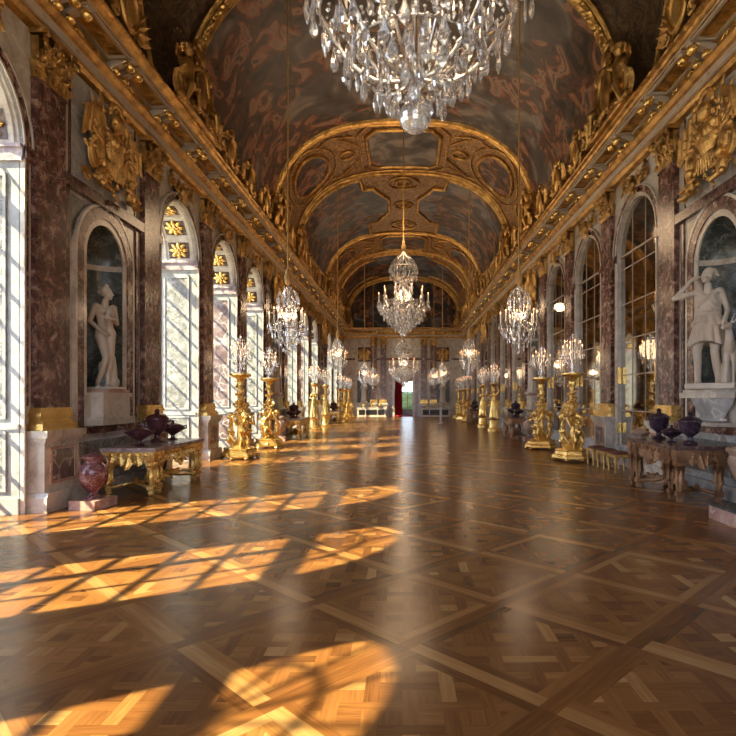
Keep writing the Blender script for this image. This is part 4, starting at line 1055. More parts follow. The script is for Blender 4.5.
# statue plinths
def plinth(side, k, kind):
    t = thing('statue_plinth', 'x', 'plinth', (side*WX, bayc(k, side), 0), 0 if side < 0 else PI)
    if kind == 'box':
        q = MB(); q.box(.006, .25, -.50, .50, 1.62, 1.693); q.box(.006, .22, -.46, .46, 1.27, 1.62); q.box(.006, .27, -.56, .56, 1.142, 1.27)
        q.build('block', [M['white']], t, smooth=False); q = MB(); q.box(-.34, .26, -.38, .38, 1.695, 1.74); q.build('top_slab', [M['pink']], t, smooth=False)
    else:
        q = MB(); q.box(.066, .36, -.60, .60, 1.60, 1.694); q.box(-.36, .36, -.46, .46, 1.695, 1.74); q.box(.066, .34, -.52, .52, 1.142, 1.2)
        q.build('top_slab', [M['white']], t, smooth=False)
        q = MB(); pf = [(.30, 0), (.36, .03), (.36, .06), (.30, .09), (.40, .20), (.50, .30), (.54, .38), (.54, .40)]
        q.lathe(pf, 32, (.0, 0, 1.2), 0, 28, .05, T=lambda x, y, z: (max(.066, x*.5+.07), y*1.05, z)); q.build('fluted_bowl', [M['grey']], t)
    return t
plinth(-1, 0, 'box')['label'] = 'pale marble plinth under the nude goddess statue'
plinth(1, 0, 'bowl')['label'] = 'bowl shaped white marble stand under the huntress statue'
for s, nm in ((-1, 'window side'), (1, 'mirror side')):
    for k, on in ((4, 'second'), (8, 'third')): plinth(s, k, 'box')['label'] = 'pale marble plinth under the statue in the %s niche, %s' % (on, nm)

# ------------------------------------------------------------------ gilded trophy reliefs above the niches
def trophy(seed):
    r = random.Random(seed); q = MB()                         # local: x = out of the wall, y along, z up, centred
    q.ball((.10, 0, .0), (.16, .24, .30), 16, 12); q.cap((.12, -.16, .22), .09, (.12, .16, .22), .09); q.ball((.20, -.1, .12), (.08, .10, .09)); q.ball((.20, .1, .12), (.08, .10, .09))
    for i in range(7): q.cap((.17, -.2+.067*i, -.26), .032, (.14, -.26+.087*i, -.50), .026, 6)
    q.ball((.18, 0, .48), (.14, .15, .17), 14, 10); q.cap((.22, -.13, .42), .025, (.22, .13, .42), .025, 6)
    for i in range(10): a = PI*i/9; q.ball((.16, .20*cos(a), .60+.20*sin(a)), .055, 8, 6)
    for e in (-1, 1):
        q.ball((.08, e*.52, -.22), (.07, .24, .34), 16, 12, 0, Matrix.Rotation(e*.35, 3, 'X')); q.ball((.15, e*.52, -.22), (.05, .09, .12), 10, 8)
        q.tube([(.12, e*(.52+.2*cos(a)), -.22+.29*sin(a)) for a in [2*PI*i/16 for i in range(16)]], .028, 6, closed=True)
        for j, (a, L_) in enumerate(((.5, 1.0), (.85, .98), (1.15, 1.0), (.2, .85))):
            d = V(0, e*cos(a), sin(a)); q.cap(V(.06, 0, -.1)+d*.25, .022, V(.08, 0, -.1)+d*L_, .022, 6); q.cap(V(.08, 0, -.1)+d*L_*.92, .05, V(.08, 0, -.1)+d*L_*1.06, .012, 6)
        # banner folds
        for j in range(6):
            y = e*(.42+.09*j); q.cap((.11+.03*(j % 2), y, .62-.05*j), .05, (.09+.04*(j % 2), y+e*.08, .12-.03*j), .035, 8)
        # wings / plumes and leaves
        for j in range(6): a = -.5+.33*j; q.leaf((.08, e*.26, .05), (1, 0, 0), (0, e*cos(a), sin(a)), .5, .15, .4)
        # seated boy at the foot
        for j in range(1):
            c = V(.16, e*.48, -.64); q.ball(c, (.11, .12, .15), 10, 8); q.ball(c+V(.05, -e*.03, .24), .085, 10, 8); q.cap(c+V(.02, e*.08, .1), .045, c+V(.08, e*.24, .0), .035); q.cap(c+V(.05, -e*.05, .1), .045, c+V(.08, -e*.22, .08), .035)
            q.cap(c+V(.05, e*.05, -.1), .06, c+V(.14, e*.18, -.14), .045); q.cap(c+V(.05, -e*.05, -.1), .06, c+V(.14, -e*.14, -.16), .045)
        q.scroll((.08, e*.80, -.70), (0, e, 0), (0, 0, 1), .12, 1.5, .035)
    for i in range(110):
        a = r.uniform(0, 2*PI); rd = r.uniform(.35, .92); p = V(.05+r.uniform(0, .06), rd*cos(a), rd*.92*sin(a)); d = V(r.uniform(0, .3), r.uniform(-1, 1), r.uniform(-1, 1))
        q.cap(p, r.uniform(.02, .05), p+d*.10, r.uniform(.012, .03), 6)
    return q
tr_me = []
for sd in (1, 2):
    q = trophy(sd)
    tr_me.append(remesh(q, 'carving', M['gold'], .014, 0))
for s, nm in ((-1, 'window side'), (1, 'mirror side')):
    for k in (-4, 0, 4, 8):
        o = thing('trophy_relief', 'gilded relief of arms and banners above the %s niche on the %s' % ({-4: 'hidden rear', 0: 'nearest', 4: 'second', 8: 'third'}[k], nm), 'relief', (s*(WX-.08), bayc(k, s), 5.93), 0 if s < 0 else PI, 'gilded trophy reliefs over the niches')
        f = link('carving', tr_me[k % 8 == 0], o); f.scale = (.8, 1.03, 1.0)
        q = MB(); frame_rect(q, 0, .04, -1.04, 1.04, .04, -.80, .86); q = MB(); q.box(-.075, -.055, -1.02, 1.02, -.83, .87); q.build('backing_panel', [M['grey']], o, smooth=False)
for e, nm in ((-1, 'left'), (1, 'right')):
    o = thing('trophy_relief', 'small gilded relief %s of the doorway on the end wall' % nm, 'relief', (e*3.4, YE-.16, 5.4), -PI/2, 'small gilded reliefs of the end wall')
    f = link('carving', tr_me[0], o); f.scale = (.8, .55, .62)

# ------------------------------------------------------------------ gilded stucco groups sitting on the cornice
def stucco_group():
    t = thing('stucco_group', 'x', 'sculpture')
    sh = MB(); sh.ball((.20, 0, .62), (.10, .30, .44), 18, 12); sh.tube([(.26, .30*cos(a), .62+.43*sin(a)) for a in [2*PI*i/24 for i in range(24)]], .05, 8, closed=True)
    for e in (-1, 1): sh.scroll((.25, e*.25, 1.05), (0, e, 0), (0, 0, 1), .13, 1.5, .04); sh.scroll((.25, e*.25, .20), (0, e, 0), (0, 0, -1), .11, 1.5, .04)
    sh.build('shield', [M['gold_dark']], t)
    q = MB(); q.ball((.18, 0, 1.24), (.14, .16, .19), 12, 10)
    for i in range(9): a = PI*i/8; q.ball((.16, .24*cos(a), 1.34+.22*sin(a)), .07, 8, 6)
    for e in (-1, 1):
        c = V(.12, e*.55, .50); q.cap(c, .16, c+V(.02, -e*.02, .34), .15); q.cap(c+V(.04, -e*.02, .40), .08, c+V(.04, 0, .52), .05); q.ball(c+V(.05, 0, .62), (.105, .095, .125), 12, 10)
        for i in range(9): a = 2*PI*i/9; q.ball(c+V(.02+.08*cos(a), .08*sin(a), .70), .045, 6, 5)
        q.cap(c+V(.03, -e*.12, .34), .065, c+V(.16, -e*.26, .42), .05); q.cap(c+V(.16, -e*.26, .42), .05, c+V(.14, -e*.30, .62), .04)
        q.cap(c+V(.0, e*.13, .34), .065, c+V(.02, e*.34, .22), .05); q.cap(c+V(.02, e*.34, .22), .05, c+V(.12, e*.40, .02), .04)
        q.cap(c+V(.05, -e*.06, -.05), .11, c+V(.26, -e*.08, -.12), .085); q.cap(c+V(.26, -e*.08, -.12), .08, c+V(.26, -e*.04, -.46), .05)
        q.cap(c+V(.05, e*.08, -.08), .11, c+V(.22, e*.24, -.16), .085); q.cap(c+V(.22, e*.24, -.16), .08, c+V(.16, e*.34, -.46), .05)
        for i in range(7): q.cap(c+V(.0, e*(.02+.07*i), -.02), .06, c+V(.08, e*(.10+.075*i), -.46), .05, 7)
        for j in range(5): a = .3+.35*j; q.leaf((0, e*.62, .9), (1, 0, 0), (0, e*cos(a), sin(a)), .55, .17, .4)
    q.box(-.05, .25, -1.05, 1.05, -.02, .08)
    t2 = remesh(q, 'figures', M['gold'], .026, 1); link('figures', t2, t)
    g = MB()
    for i in range(22):
        a = -1.1+2.2*i/21; g.ball((.25, a, .12+.10*cos(a*2.8)), .075, 6, 5)
    for e in (-1, 1): g.leaf((.2, e*.95, .05), (1, 0, 0), (0, e*.3, 1), .55, .26, .8); g.leaf((.2, e*1.1, .05), (1, 0, 0), (0, e*.8, 1), .4, .22, .8)
    g.build('garland', [M['gold_dark']], t)
    return t
def cartouche():
    t = thing('stucco_cartouche', 'x', 'sculpture'); q = MB()
    q.ball((.14, 0, .42), (.09, .24, .34), 16, 12); q.build('shield', [M['gold_bright']], t)
    q = MB(); q.tube([(.18, .27*cos(a), .42+.36*sin(a)) for a in [2*PI*i/24 for i in range(24)]], .05, 8, closed=True); q.ball((.15, 0, .88), (.10, .12, .12)); q.ball((.15, 0, 1.02), (.06, .07, .07))
    for e in (-1, 1):
        q.scroll((.15, e*.34, .75), (0, e, 0), (0, 0, 1), .13, 1.5, .04); q.scroll((.15, e*.42, .14), (0, e, 0), (0, 0, 1), .13, 1.5, .04)
        for j in range(5): a = -.1+.32*j; q.leaf((.06, e*.3, .3), (1, 0, 0), (0, e*cos(a), sin(a)), .55, .2, .5)
    q.build('scrollwork', [M['gold']], t); return t
sg = stucco_group(); ct = cartouche(); f1 = f2 = True
for s, nm in ((-1, 'left'), (1, 'right')):
    for i, y in enumerate((6.4, 12.5, 21.3, 25.6, 35.2, 39.9, 47.2)):
        lab = 'gilded stucco youths with shield on the %s cornice, %s group' % (nm, ORD[i]); loc = (s*4.70, y, 7.682); r = 0 if s < 0 else PI
        g = 'gilded stucco groups on the cornice'
        if f1: o = sg; o.location = loc; o['label'] = lab; o['group'] = g; f1 = False
        else: o = dup(sg, loc, r, lab, g)
        o.scale = (1.0, 1.12, 1.12)
    for i, y in enumerate((9.4, 15.0, 16.9, 18.9, 23.4, 28.2, 30.6, 33, 37.6, 44)):
        lab = 'gilded scrollwork cartouche on the %s cornice, %s one' % (nm, ORD[i]); loc = (s*4.74, y, 7.68); r = 0 if s < 0 else PI; g = 'gilded cartouches on the cornice'
        if f2: o = ct; o.location = loc; o['label'] = lab; o['group'] = g; f2 = False
        else: o = dup(ct, loc, r, lab, g)
# ------------------------------------------------------------------ chandeliers
def drop_bm(q, c, L_, r, mi=0, n=6, tw=0):                    # flat cut pear-shaped pendant hanging from c
    c = Vector(c); prof = [(0, .06), (-.10*L_, .12), (-.30*L_, .38), (-.55*L_, .85), (-.72*L_, 1.0), (-.88*L_, .70), (-L_, .12)]
    o = []
    for z, k in prof:
        for i in range(n):
            a = 2*PI*i/n; x, y = r*k*cos(a), r*.42*k*sin(a)
            o.append((c.x+x*cos(tw)-y*sin(tw), c.y+x*sin(tw)+y*cos(tw), c.z+z))
    m_ = len(prof); q.add(o, [(j*n+i, j*n+(i+1) % n, (j+1)*n+(i+1) % n, (j+1)*n+i) for j in range(m_-1) for i in range(n)]+[tuple(range(n)), tuple((m_-1)*n+i for i in range(n))], mi)
def octa(q, c, r, mi=0):
    c = Vector(c); q.add([c+V(r, 0, 0), c+V(0, r, 0), c-V(r, 0, 0), c-V(0, r, 0), c+V(0, 0, r*1.2), c-V(0, 0, r*1.2)], [(0, 1, 4), (1, 2, 4), (2, 3, 4), (3, 0, 4), (1, 0, 5), (2, 1, 5), (3, 2, 5), (0, 3, 5)], mi)
def grand_chandelier(individual, den=1):
    # origin at the bottom of the crystal ball; 3.35 m tall, 2.05 m wide
    t = thing('crystal_chandelier', 'x', 'chandelier'); r = random.Random(11)
    q = MB(); q.lathe([(.02, .25), (.05, .30), (.07, .38), (.04, .46), (.03, .60), (.07, .70), (.10, .82), (.05, .95), (.03, 1.2), (.06, 1.3), (.03, 1.45), (.03, 2.1), (.08, 2.2), (.03, 2.35), (.02, 3.35)], 14); q.build('stem', [M['silver']], t)
    q = MB(); q.ball((0, 0, .14), .14, 18, 12); q.build('crystal_ball', [M['crystal']], t, smooth=False)
    tips = []
    for i in range(16):
        a = 2*PI*i/16; q = MB(); R_ = .95 if i % 2 == 0 else .78; zt = 1.32 if i % 2 == 0 else 1.52
        pts = []
        for j in range(11):
            s = j/10; rr = R_*(s**.85); z = .48+(zt-.48)*(s**1.7)-.16*sin(PI*s)*(1 if i % 2 == 0 else .4); pts.append((rr*cos(a), rr*sin(a), z))
        q.tube(pts, [.018-.006*j/10 for j in range(11)], 6)
        q.lathe([(.015, 0), (.07, .03), (.075, .05), (.03, .055), (.025, .10)], 10, pts[-1]); o = q.build('arm', [M['silver']], t); tips.append(pts[-1])
    for x, y, z in tips:
        q = MB(); q.tube([(x, y, z+.08), (x, y, z+.36)], .019, 8); c = q.build('candle', [M['candle']], t)
        q = MB(); q.lathe([(.003, 0), (.013, .018), (.011, .035), (.001, .075)], 8, (x, y, z+.36)); q.build('flame', [M['flame']], c)
    q = MB()                                                  # crown frame with ribs
    for i in range(12):
        a = 2*PI*i/12; q.tube([(rr*cos(a), rr*sin(a), z) for rr, z in ((.05, 2.2), (.30, 2.25), (.50, 2.5), (.52, 2.75), (.36, 3.0), (.12, 3.15), (.03, 3.3))], .010, 5)
        q.tube([(rr*cos(a), rr*sin(a), z) for rr, z in ((.04, 1.5), (.22, 1.65), (.36, 1.9), (.28, 2.1), (.05, 2.2))], .009, 5)
    for R_, z in ((.52, 2.7), (.36, 1.9), (.82, .98), (.55, .66), (.92, 1.22)): q.tube([(R_*cos(2*PI*i/32), R_*sin(2*PI*i/32), z) for i in range(32)], .011, 5, closed=True)
    q.build('frame', [M['silver']], t)
    drops = []
    for R_, z, n_, L_, w_ in ((.24, .36, 10, .16, .030), (.32, .50, 12, .22, .040), (.46, .60, 16, .24, .042), (.60, .74, 18, .26, .045), (.74, .90, 22, .26, .045), (.86, 1.08, 24, .26, .044), (.98, 1.32, 26, .26, .044), (.92, 1.24, 20, .17, .030),
                              (.66, 1.18, 16, .22, .04), (.50, .95, 14, .2, .035), (.40, 1.30, 12, .22, .036), (.36, 1.86, 14, .2, .035), (.26, 1.66, 10, .18, .03), (.50, 2.48, 16, .24, .04), (.54, 2.74, 18, .24, .04), (.44, 2.95, 14, .2, .036), (.24, 3.12, 10, .16, .03), (.34, 2.3, 12, .2, .035), (.3, .78, 12, .2, .035)):
        for i in range(int(n_*1.35)):
            a = 2*PI*(i+r.random()*.5)/int(n_*1.35); rr = R_*(1+r.uniform(-.05, .05)); drops.append(((rr*cos(a), rr*sin(a), z+r.uniform(-.06, .06)), L_*r.uniform(.85, 1.15), w_*r.uniform(1.0, 1.35), a+PI/2+r.uniform(-.6, .6)))
    drops.sort(key=lambda d: d[0][2] + (.35 if d[0][1] > 0 else 0))
    if individual:
        protos = []
        for d in drops[:100]:
            q = MB(); drop_bm(q, (0, 0, 0), d[1], d[2], 0, 8, d[3]); o = q.build('crystal_drop', [M['crystal']], t, smooth=False); o.location = d[0]
    rest = drops[100:] if individual else drops
    q = MB()
    for c, L_, w_, tw in rest: drop_bm(q, c, L_, w_, 0, 6, tw)
    tag(q.build('crystal_pendants', [M['crystal']], t, smooth=False), kind='stuff')
    q = MB()                                                  # strings of beads
    for i in range(16):
        a = 2*PI*i/16
        for (r0, z0, r1, z1, sag, n_) in ((.05, 1.9, .86, 1.42, .22, 14), (.12, 1.45, .95, 1.30, .30, 12), (.25, .40, .55, .66, .05, 5), (.55, .62, .82, .95, .05, 6), (.08, 2.1, .36, 1.92, .05, 5), (.10, 3.1, .5, 2.75, .10, 8)):
            for j in range(n_):
                s = j/n_; rr = r0+(r1-r0)*s; octa(q, (rr*cos(a), rr*sin(a), z0+(z1-z0)*s-sag*sin(PI*s)), .021)
    for R_, z, n_ in ((.84, 1.04, 60), (.95, 1.27, 64), (.57, .70, 40), (.53, 2.62, 40), (.37, 1.95, 30)):
        for i in range(n_): a = 2*PI*i/n_; octa(q, (R_*cos(a), R_*sin(a), z-.05*abs(sin(a*8))), .020)
    tag(q.build('crystal_beads', [M['crystal']], t, smooth=False), kind='stuff')
    return t
def rope(t, h, z0, top_z):
    q = MB(); q.tube([(0, 0, z0), (0, 0, top_z)], .022, 8); q.lathe([(.02, 0), (.07, .06), (.09, .22), (.05, .30), (.06, .36), (.02, .42)], 12, (0, 0, z0-.02)); q.build('rope', [M['rope']], t)
def vault_z(x): 
    return VZ+VB*(1-(abs(x)/VA)**VN)**(1/VN)
def bulbs_and_fill(x, y, z, e, r=.5):  # candle light of the fittings, also the added fill lamps above them
    l = bpy.data.lights.new('candle_and_fill_glow', 'POINT'); l.energy = e*BULB_FILL; l.color = (1, .68, .40); l.shadow_soft_size = r
    o = bpy.data.objects.new('candle_and_fill_glow', l); C.objects.link(o); o.location = (x, y, z)
g = 'large crystal chandeliers on the centre line'
ch0 = grand_chandelier(True); ch0.location = (.10, 4.9, 3.90); tag(ch0, 'huge crystal chandelier overhead, cut by the top of the picture', 'chandelier', g); rope(ch0, 0, 3.33, vault_z(.1)-3.90-.02)
ch1 = grand_chandelier(False); ch1.location = (0, 21.7, 3.92); tag(ch1, 'large two-tier crystal chandelier hanging in the middle of the vault', 'chandelier', g); rope(ch1, 0, 3.33, vault_z(0)-3.92-.02)
ch2 = dup(ch1, (0, 38.5, 2.35), 0, 'crystal chandelier seen directly below the middle one, in front of the doorway', g)
for c_ in list(ch2.children):
    if c_.name.startswith('rope'): bpy.data.objects.remove(c_)
rope(ch2, 0, 3.33, (vault_z(0)-2.35)-.02)
def small_chandelier():
    # origin at bottom ball; 1.75 m tall, 1.05 m wide
    t = thing('crystal_chandelier', 'x', 'chandelier'); r = random.Random(21)
    q = MB(); q.lathe([(.01, .12), (.03, .18), (.02, .30), (.05, .42), (.02, .6), (.04, .7), (.015, .8), (.015, 1.75)], 10); q.build('stem', [M['silver']], t)
    q = MB(); q.ball((0, 0, .07), .07, 12, 8); q.build('crystal_ball', [M['crystal']], t, smooth=False)
    for i in range(10):
        a = 2*PI*i/10; R_ = .46 if i % 2 else .36; zt = .74 if i % 2 else .84
        pts = [(R_*s**.85*cos(a), R_*s**.85*sin(a), .30+(zt-.30)*s**1.6-.08*sin(PI*s)) for s in [j/8 for j in range(9)]]
        q = MB(); q.tube(pts, .009, 5); q.lathe([(.01, 0), (.038, .015), (.04, .025), (.015, .03)], 8, pts[-1]); q.build('arm', [M['silver']], t)
        x, y, z = pts[-1]; q = MB(); q.tube([(x, y, z+.02), (x, y, z+.27)], .013, 7); c = q.build('candle', [M['candle']], t)
        q = MB(); q.lathe([(.002, 0), (.011, .015), (.009, .03), (.001, .055)], 7, (x, y, z+.27)); q.build('flame', [M['flame']], c)
    q = MB()
    for R_, z in ((.46, .62), (.34, .42), (.26, 1.35), (.20, 1.05)): q.tube([(R_*cos(2*PI*i/24), R_*sin(2*PI*i/24), z) for i in range(24)], .007, 5, closed=True)
    for i in range(8):
        a = 2*PI*i/8; q.tube([(rr*cos(a), rr*sin(a), z) for rr, z in ((.02, .85), (.18, .98), (.24, 1.2), (.27, 1.38), (.20, 1.55), (.02, 1.7))], .006, 5)
    q.build('frame', [M['silver']], t)
    q = MB()
    for R_, z, n_, L_, w_ in ((.12, .20, 8, .11, .02), (.20, .32, 10, .13, .022), (.30, .42, 14, .14, .024), (.38, .54, 16, .15, .025), (.46, .66, 18, .15, .025), (.50, .74, 18, .12, .022), (.24, .62, 10, .13, .022), (.2, .86, 10, .14, .022), (.22, 1.04, 12, .14, .024), (.27, 1.24, 14, .14, .024), (.28, 1.40, 14, .14, .024), (.22, 1.56, 10, .13, .022), (.10, 1.70, 8, .11, .02)):
        for i in range(n_):
            a = 2*PI*(i+r.random()*.3)/n_; drop_bm(q, (R_*cos(a), R_*sin(a), z+r.uniform(-.02, .02)), L_, w_, 0, 5, a+PI/2+r.uniform(-.5, .5))
    tag(q.build('crystal_pendants', [M['crystal']], t, smooth=False), kind='stuff')
    q = MB()
    for i in range(10):
        a = 2*PI*i/10
        for (r0, z0, r1, z1, sag, n_) in ((.03, 1.0, .44, .78, .12, 10), (.05, .8, .46, .72, .16, 9), (.04, 1.68, .26, 1.42, .04, 6)):
            for j in range(n_): s = j/n_; rr = r0+(r1-r0)*s; octa(q, (rr*cos(a), rr*sin(a), z0+(z1-z0)*s-sag*sin(PI*s)), .013)
    tag(q.build('crystal_beads', [M['crystal']], t, smooth=False), kind='stuff')
    return t
sc0 = None
for s, nm in ((-1, 'left'), (1, 'right')):
    for i, (x, y, z) in enumerate(((2.85, 13.9, 2.66), (3.05, 26.2, 2.66), (2.75, 39.8, 2.35), (2.45, 45.5, 2.35))):
        lab = '%s small crystal chandelier in the %s row, gold rope above' % (ORD[i], nm)
        if sc0 is None: sc0 = small_chandelier(); o = sc0; o.location = (s*x, y, z); o['label'] = lab; o['group'] = 'small side chandeliers'
        else: o = dup(sc0, (s*x, y, z), .3*i, lab, 'small side chandeliers'); [bpy.data.objects.remove(c_) for c_ in list(o.children) if c_.name.startswith('rope')]
        rope(o, 0, 1.73, vault_z(x)-z-.02)
        bulbs_and_fill(s*x, y, z+1.05, 17, .15)
bulbs_and_fill(.1, 4.9, 5.5, 30, .3); bulbs_and_fill(0, 21.7, 5.5, 40, .3); bulbs_and_fill(0, 38.5, 3.9, 40, .3); bulbs_and_fill(.1, 4.9, 8.0, 100, .25); bulbs_and_fill(0, 21.7, 8.0, 120, .9); bulbs_and_fill(0, 38.5, 7.8, 80, .25)  # the high ones are fill lamps added above the chandeliers, no candles there

# ------------------------------------------------------------------ gilded torch stands with crystal girandoles
def stand_children():
    t = thing('gilded_torch_stand', 'x', 'candelabrum stand')
    q = MB()
    tri = lambda r, z, rot=0: [(r*cos(rot+2*PI*i/3+e*.42), r*sin(rot+2*PI*i/3+e*.42), z) for i in range(3) for e in (-1, 1)]
    lv = [tri(.50, .05), tri(.52, .08), tri(.50, .14), tri(.44, .18), tri(.42, .24), tri(.44, .27), tri(.40, .30), tri(.0001, .301)]
    vs = [p for l_ in lv for p in l_]; q.add(vs, [(j*6+i, j*6+(i+1) % 6, (j+1)*6+(i+1) % 6, (j+1)*6+i) for j in range(len(lv)-1) for i in range(6)]+[tuple(range(5, -1, -1))])
    for i in range(3):
        for e in (-1, 1): a = 2*PI*i/3+e*.40; q.ball((.46*cos(a), .46*sin(a), .04), (.06, .06, .04), 8, 6)
        a = 2*PI*i/3+PI/3; q.ball((.36*cos(a), .36*sin(a), .14), (.08, .08, .05), 8, 6)
    base = q.build('base', [M['gold_bright']], t, smooth=False)
    q = MB(); q.lathe([(.30, .30), (.20, .36), (.10, .5), (.07, .8), (.09, 1.05), (.13, 1.15), (.09, 1.22), (.06, 1.32), (.09, 1.45), (.11, 1.5), (.06, 1.58), (.05, 1.75), (.075, 1.9), (.10, 2.0), (.08, 2.05), (.12, 2.12)], 16)
    for i in range(5):
        a = 2*PI*i/5; d = (cos(a), sin(a), 0)
        q.leaf((.06*d[0], .06*d[1], 1.16), d, (0, 0, 1), .26, .13, 1.6); q.leaf((.05*d[0], .05*d[1], 1.52), d, (0, 0, 1), .26, .12, 1.6); q.leaf((.06*d[0], .06*d[1], 1.86), d, (0, 0, 1), .24, .12, 1.8); q.leaf((.1*d[0], .1*d[1], .95), d, (0, 0, 1), .26, .13, 1.5)
    for i in range(40): a = 2*PI*i/11; q.ball((.11*cos(a), .11*sin(a), 1.2+.75*i/40), .03, 6, 5)
    for i in range(3): a = 2*PI*i/3; q.scroll((.14*cos(a), .14*sin(a), 1.40), (cos(a), sin(a), 0), (0, 0, 1), .07, 1.5, .02)
    q.build('stem', [M['gold_bright']], t)
    for i in range(3):
        a = 2*PI*i/3+.5; o = link('putto', putto_me, t); o.location = (.22*cos(a), .22*sin(a), .29); o.rotation_euler = (0, 0, a+PI/2); o.scale = (1.05,)*3
    q = MB(); q.lathe([(.10, 2.11), (.26, 2.17), (.285, 2.20), (.285, 2.235), (.25, 2.245), (.0001, 2.245)], 24, lobes=12, la=.04); q.build('top_plate', [M['gold_bright']], t)
    return t
def stand_figure():
    t = thing('gilded_figure_stand', 'x', 'candelabrum stand')
    q = MB(); q.lathe([(.32, 0), (.32, .10), (.27, .13), (.24, .18), (.23, .52), (.27, .56), (.28, .62), (.0001, .62)], 20); q.build('base', [M['gold_bright']], t)
    q = MB(); A = lambda x, y, z: V(x, y, z+.62)
    torso(q, A(0, 0, .78), A(0, 0, 1.08), A(0, 0, 1.25), .85, True)
    limb(q, A(.08, 0, .75), .08, A(.07, -.05, .42), .055, A(.06, .02, .08), .035); limb(q, A(-.08, 0, .75), .08, A(-.07, -.02, .42), .055, A(-.06, .04, .08), .035)
    drape(q, A(0, 0, .85), A(0, .01, .03), (.14, .12), (.22, .19), 9, .25, 60, 12)
    limb(q, A(.15, 0, 1.16), .045, A(.25, 0, 1.32), .036, A(.14, .0, 1.56), .025); limb(q, A(-.15, 0, 1.16), .045, A(-.26, -.06, .98), .036, A(-.16, -.2, .95), .025)
    hand(q, A(.14, 0, 1.56), (-.3, 0, 1), (-1, 0, 0), .85); hand(q, A(-.16, -.2, .95), (.6, -.6, 0), (0, 1, 0), .85)
    head(q, A(0, -.03, 1.36), (-.3, -1, 0), .85, 'bun')
    q.lathe([(.09, 0), (.07, .05), (.16, .17), (.20, .20), (.20, .24), (.0001, .24)], 18, A(0, 0, 1.46))
    for i in range(10): a = 2*PI*i/10; q.ball(A(.16*cos(a), .16*sin(a), 1.64), .04, 6, 5)
    link('figure', remesh(q, 'figure', M['gold_bright'], .015, 2), t); return t
def girandole():
    t = thing('crystal_girandole', 'x', 'candelabrum'); r = random.Random(31)
    q = MB(); q.lathe([(.10, 0), (.10, .02), (.04, .05), (.02, .15), (.04, .25), (.015, .35), (.015, .95)], 12)
    for i in range(8):
        a = 2*PI*i/8; R_ = .27 if i % 2 else .20; pts = [(R_*s*cos(a), R_*s*sin(a), .20+.30*s**1.5-.06*sin(PI*s)+(0 if i % 2 else .12*s)) for s in [j/6 for j in range(7)]]; q.tube(pts, .007, 5)
        if i % 2: pass
    q.build('frame', [M['silver']], t)
    for i in range(8):
        a = 2*PI*i/8; R_ = .27 if i % 2 else .20; z = .50 if i % 2 else .62; x, y = R_*cos(a), R_*sin(a)
        q = MB(); q.tube([(x, y, z), (x, y, z+.16)], .010, 6); c = q.build('candle', [M['candle']], t)
        q = MB(); q.lathe([(.002, 0), (.010, .015), (.008, .03), (.001, .055)], 6, (x, y, z+.16)); q.build('flame', [M['flame']], c)
    q = MB()
    for R_, z, n_ in ((.12, .22, 8), (.20, .34, 10), (.28, .46, 14), (.30, .54, 14), (.22, .62, 10), (.14, .74, 8), (.17, .86, 9), (.10, .96, 7)):
        for i in range(n_): a = 2*PI*(i+r.random()*.4)/n_; drop_bm(q, (R_*cos(a), R_*sin(a), z), .12, .022, 0, 5, a+PI/2+r.uniform(-.6, .6))
    drop_bm(q, (0, 0, 1.06), .14, .03)
    tag(q.build('crystal_pendants', [M['crystal']], t, smooth=False), kind='stuff')
    return t
stA, stB, gi = stand_children(), stand_figure(), girandole(); uA = uB = uG = True
for s, nm in ((-1, 'window side'), (1, 'mirror side')):
    for i, (y, kd) in enumerate(((14.95, 'A'), (18.2, 'A'), (27.6, 'B'), (31.4, 'B'), (38.4, 'A'), (41.3, 'A'), (44.6, 'A'))):
        y += SH(s)
        x = s*(4.33 if kd == 'A' else 4.35)
        if kd == 'A': lab = 'gilded torch stand with three children, %s of its kind on the %s' % (ORD[[0, 1, 0, 0, 2, 3, 4][i]], nm)
        else: lab = 'gilded draped figure stand, %s of its pair on the %s' % (['', '', 'nearer', 'further'][i], nm)
        if kd == 'A':
            if uA: o = stA; o.location = (x, y, 0); uA = False; o['label'] = lab; o['group'] = 'gilded torch stands with children'
            else: o = dup(stA, (x, y, 0), (0.4 if s > 0 else .9)+i*.7, lab, 'gilded torch stands with children')
            o.rotation_euler.z = (0.35 if s > 0 else .75)+i*.9; top = 2.247
        else:
            r_ = -.5*s
            if uB: o = stB; o.location = (x, y, 0); o.rotation_euler.z = r_; uB = False; o['label'] = lab; o['group'] = 'gilded figure stands'
            else: o = dup(stB, (x, y, 0), r_, lab, 'gilded figure stands')
            top = 2.322
        lg = 'crystal girandole with candles on the %s gilded stand, %s' % (ORD[i], nm)
        if uG: o = gi; o.location = (x, y, top); uG = False; o['label'] = lg; o['group'] = 'crystal girandoles on the gilded stands'
        else: dup(gi, (x, y, top), i*.3, lg, 'crystal girandoles on the gilded stands')
        if i < 4: bulbs_and_fill(x, y, top+.6, 4, .25)

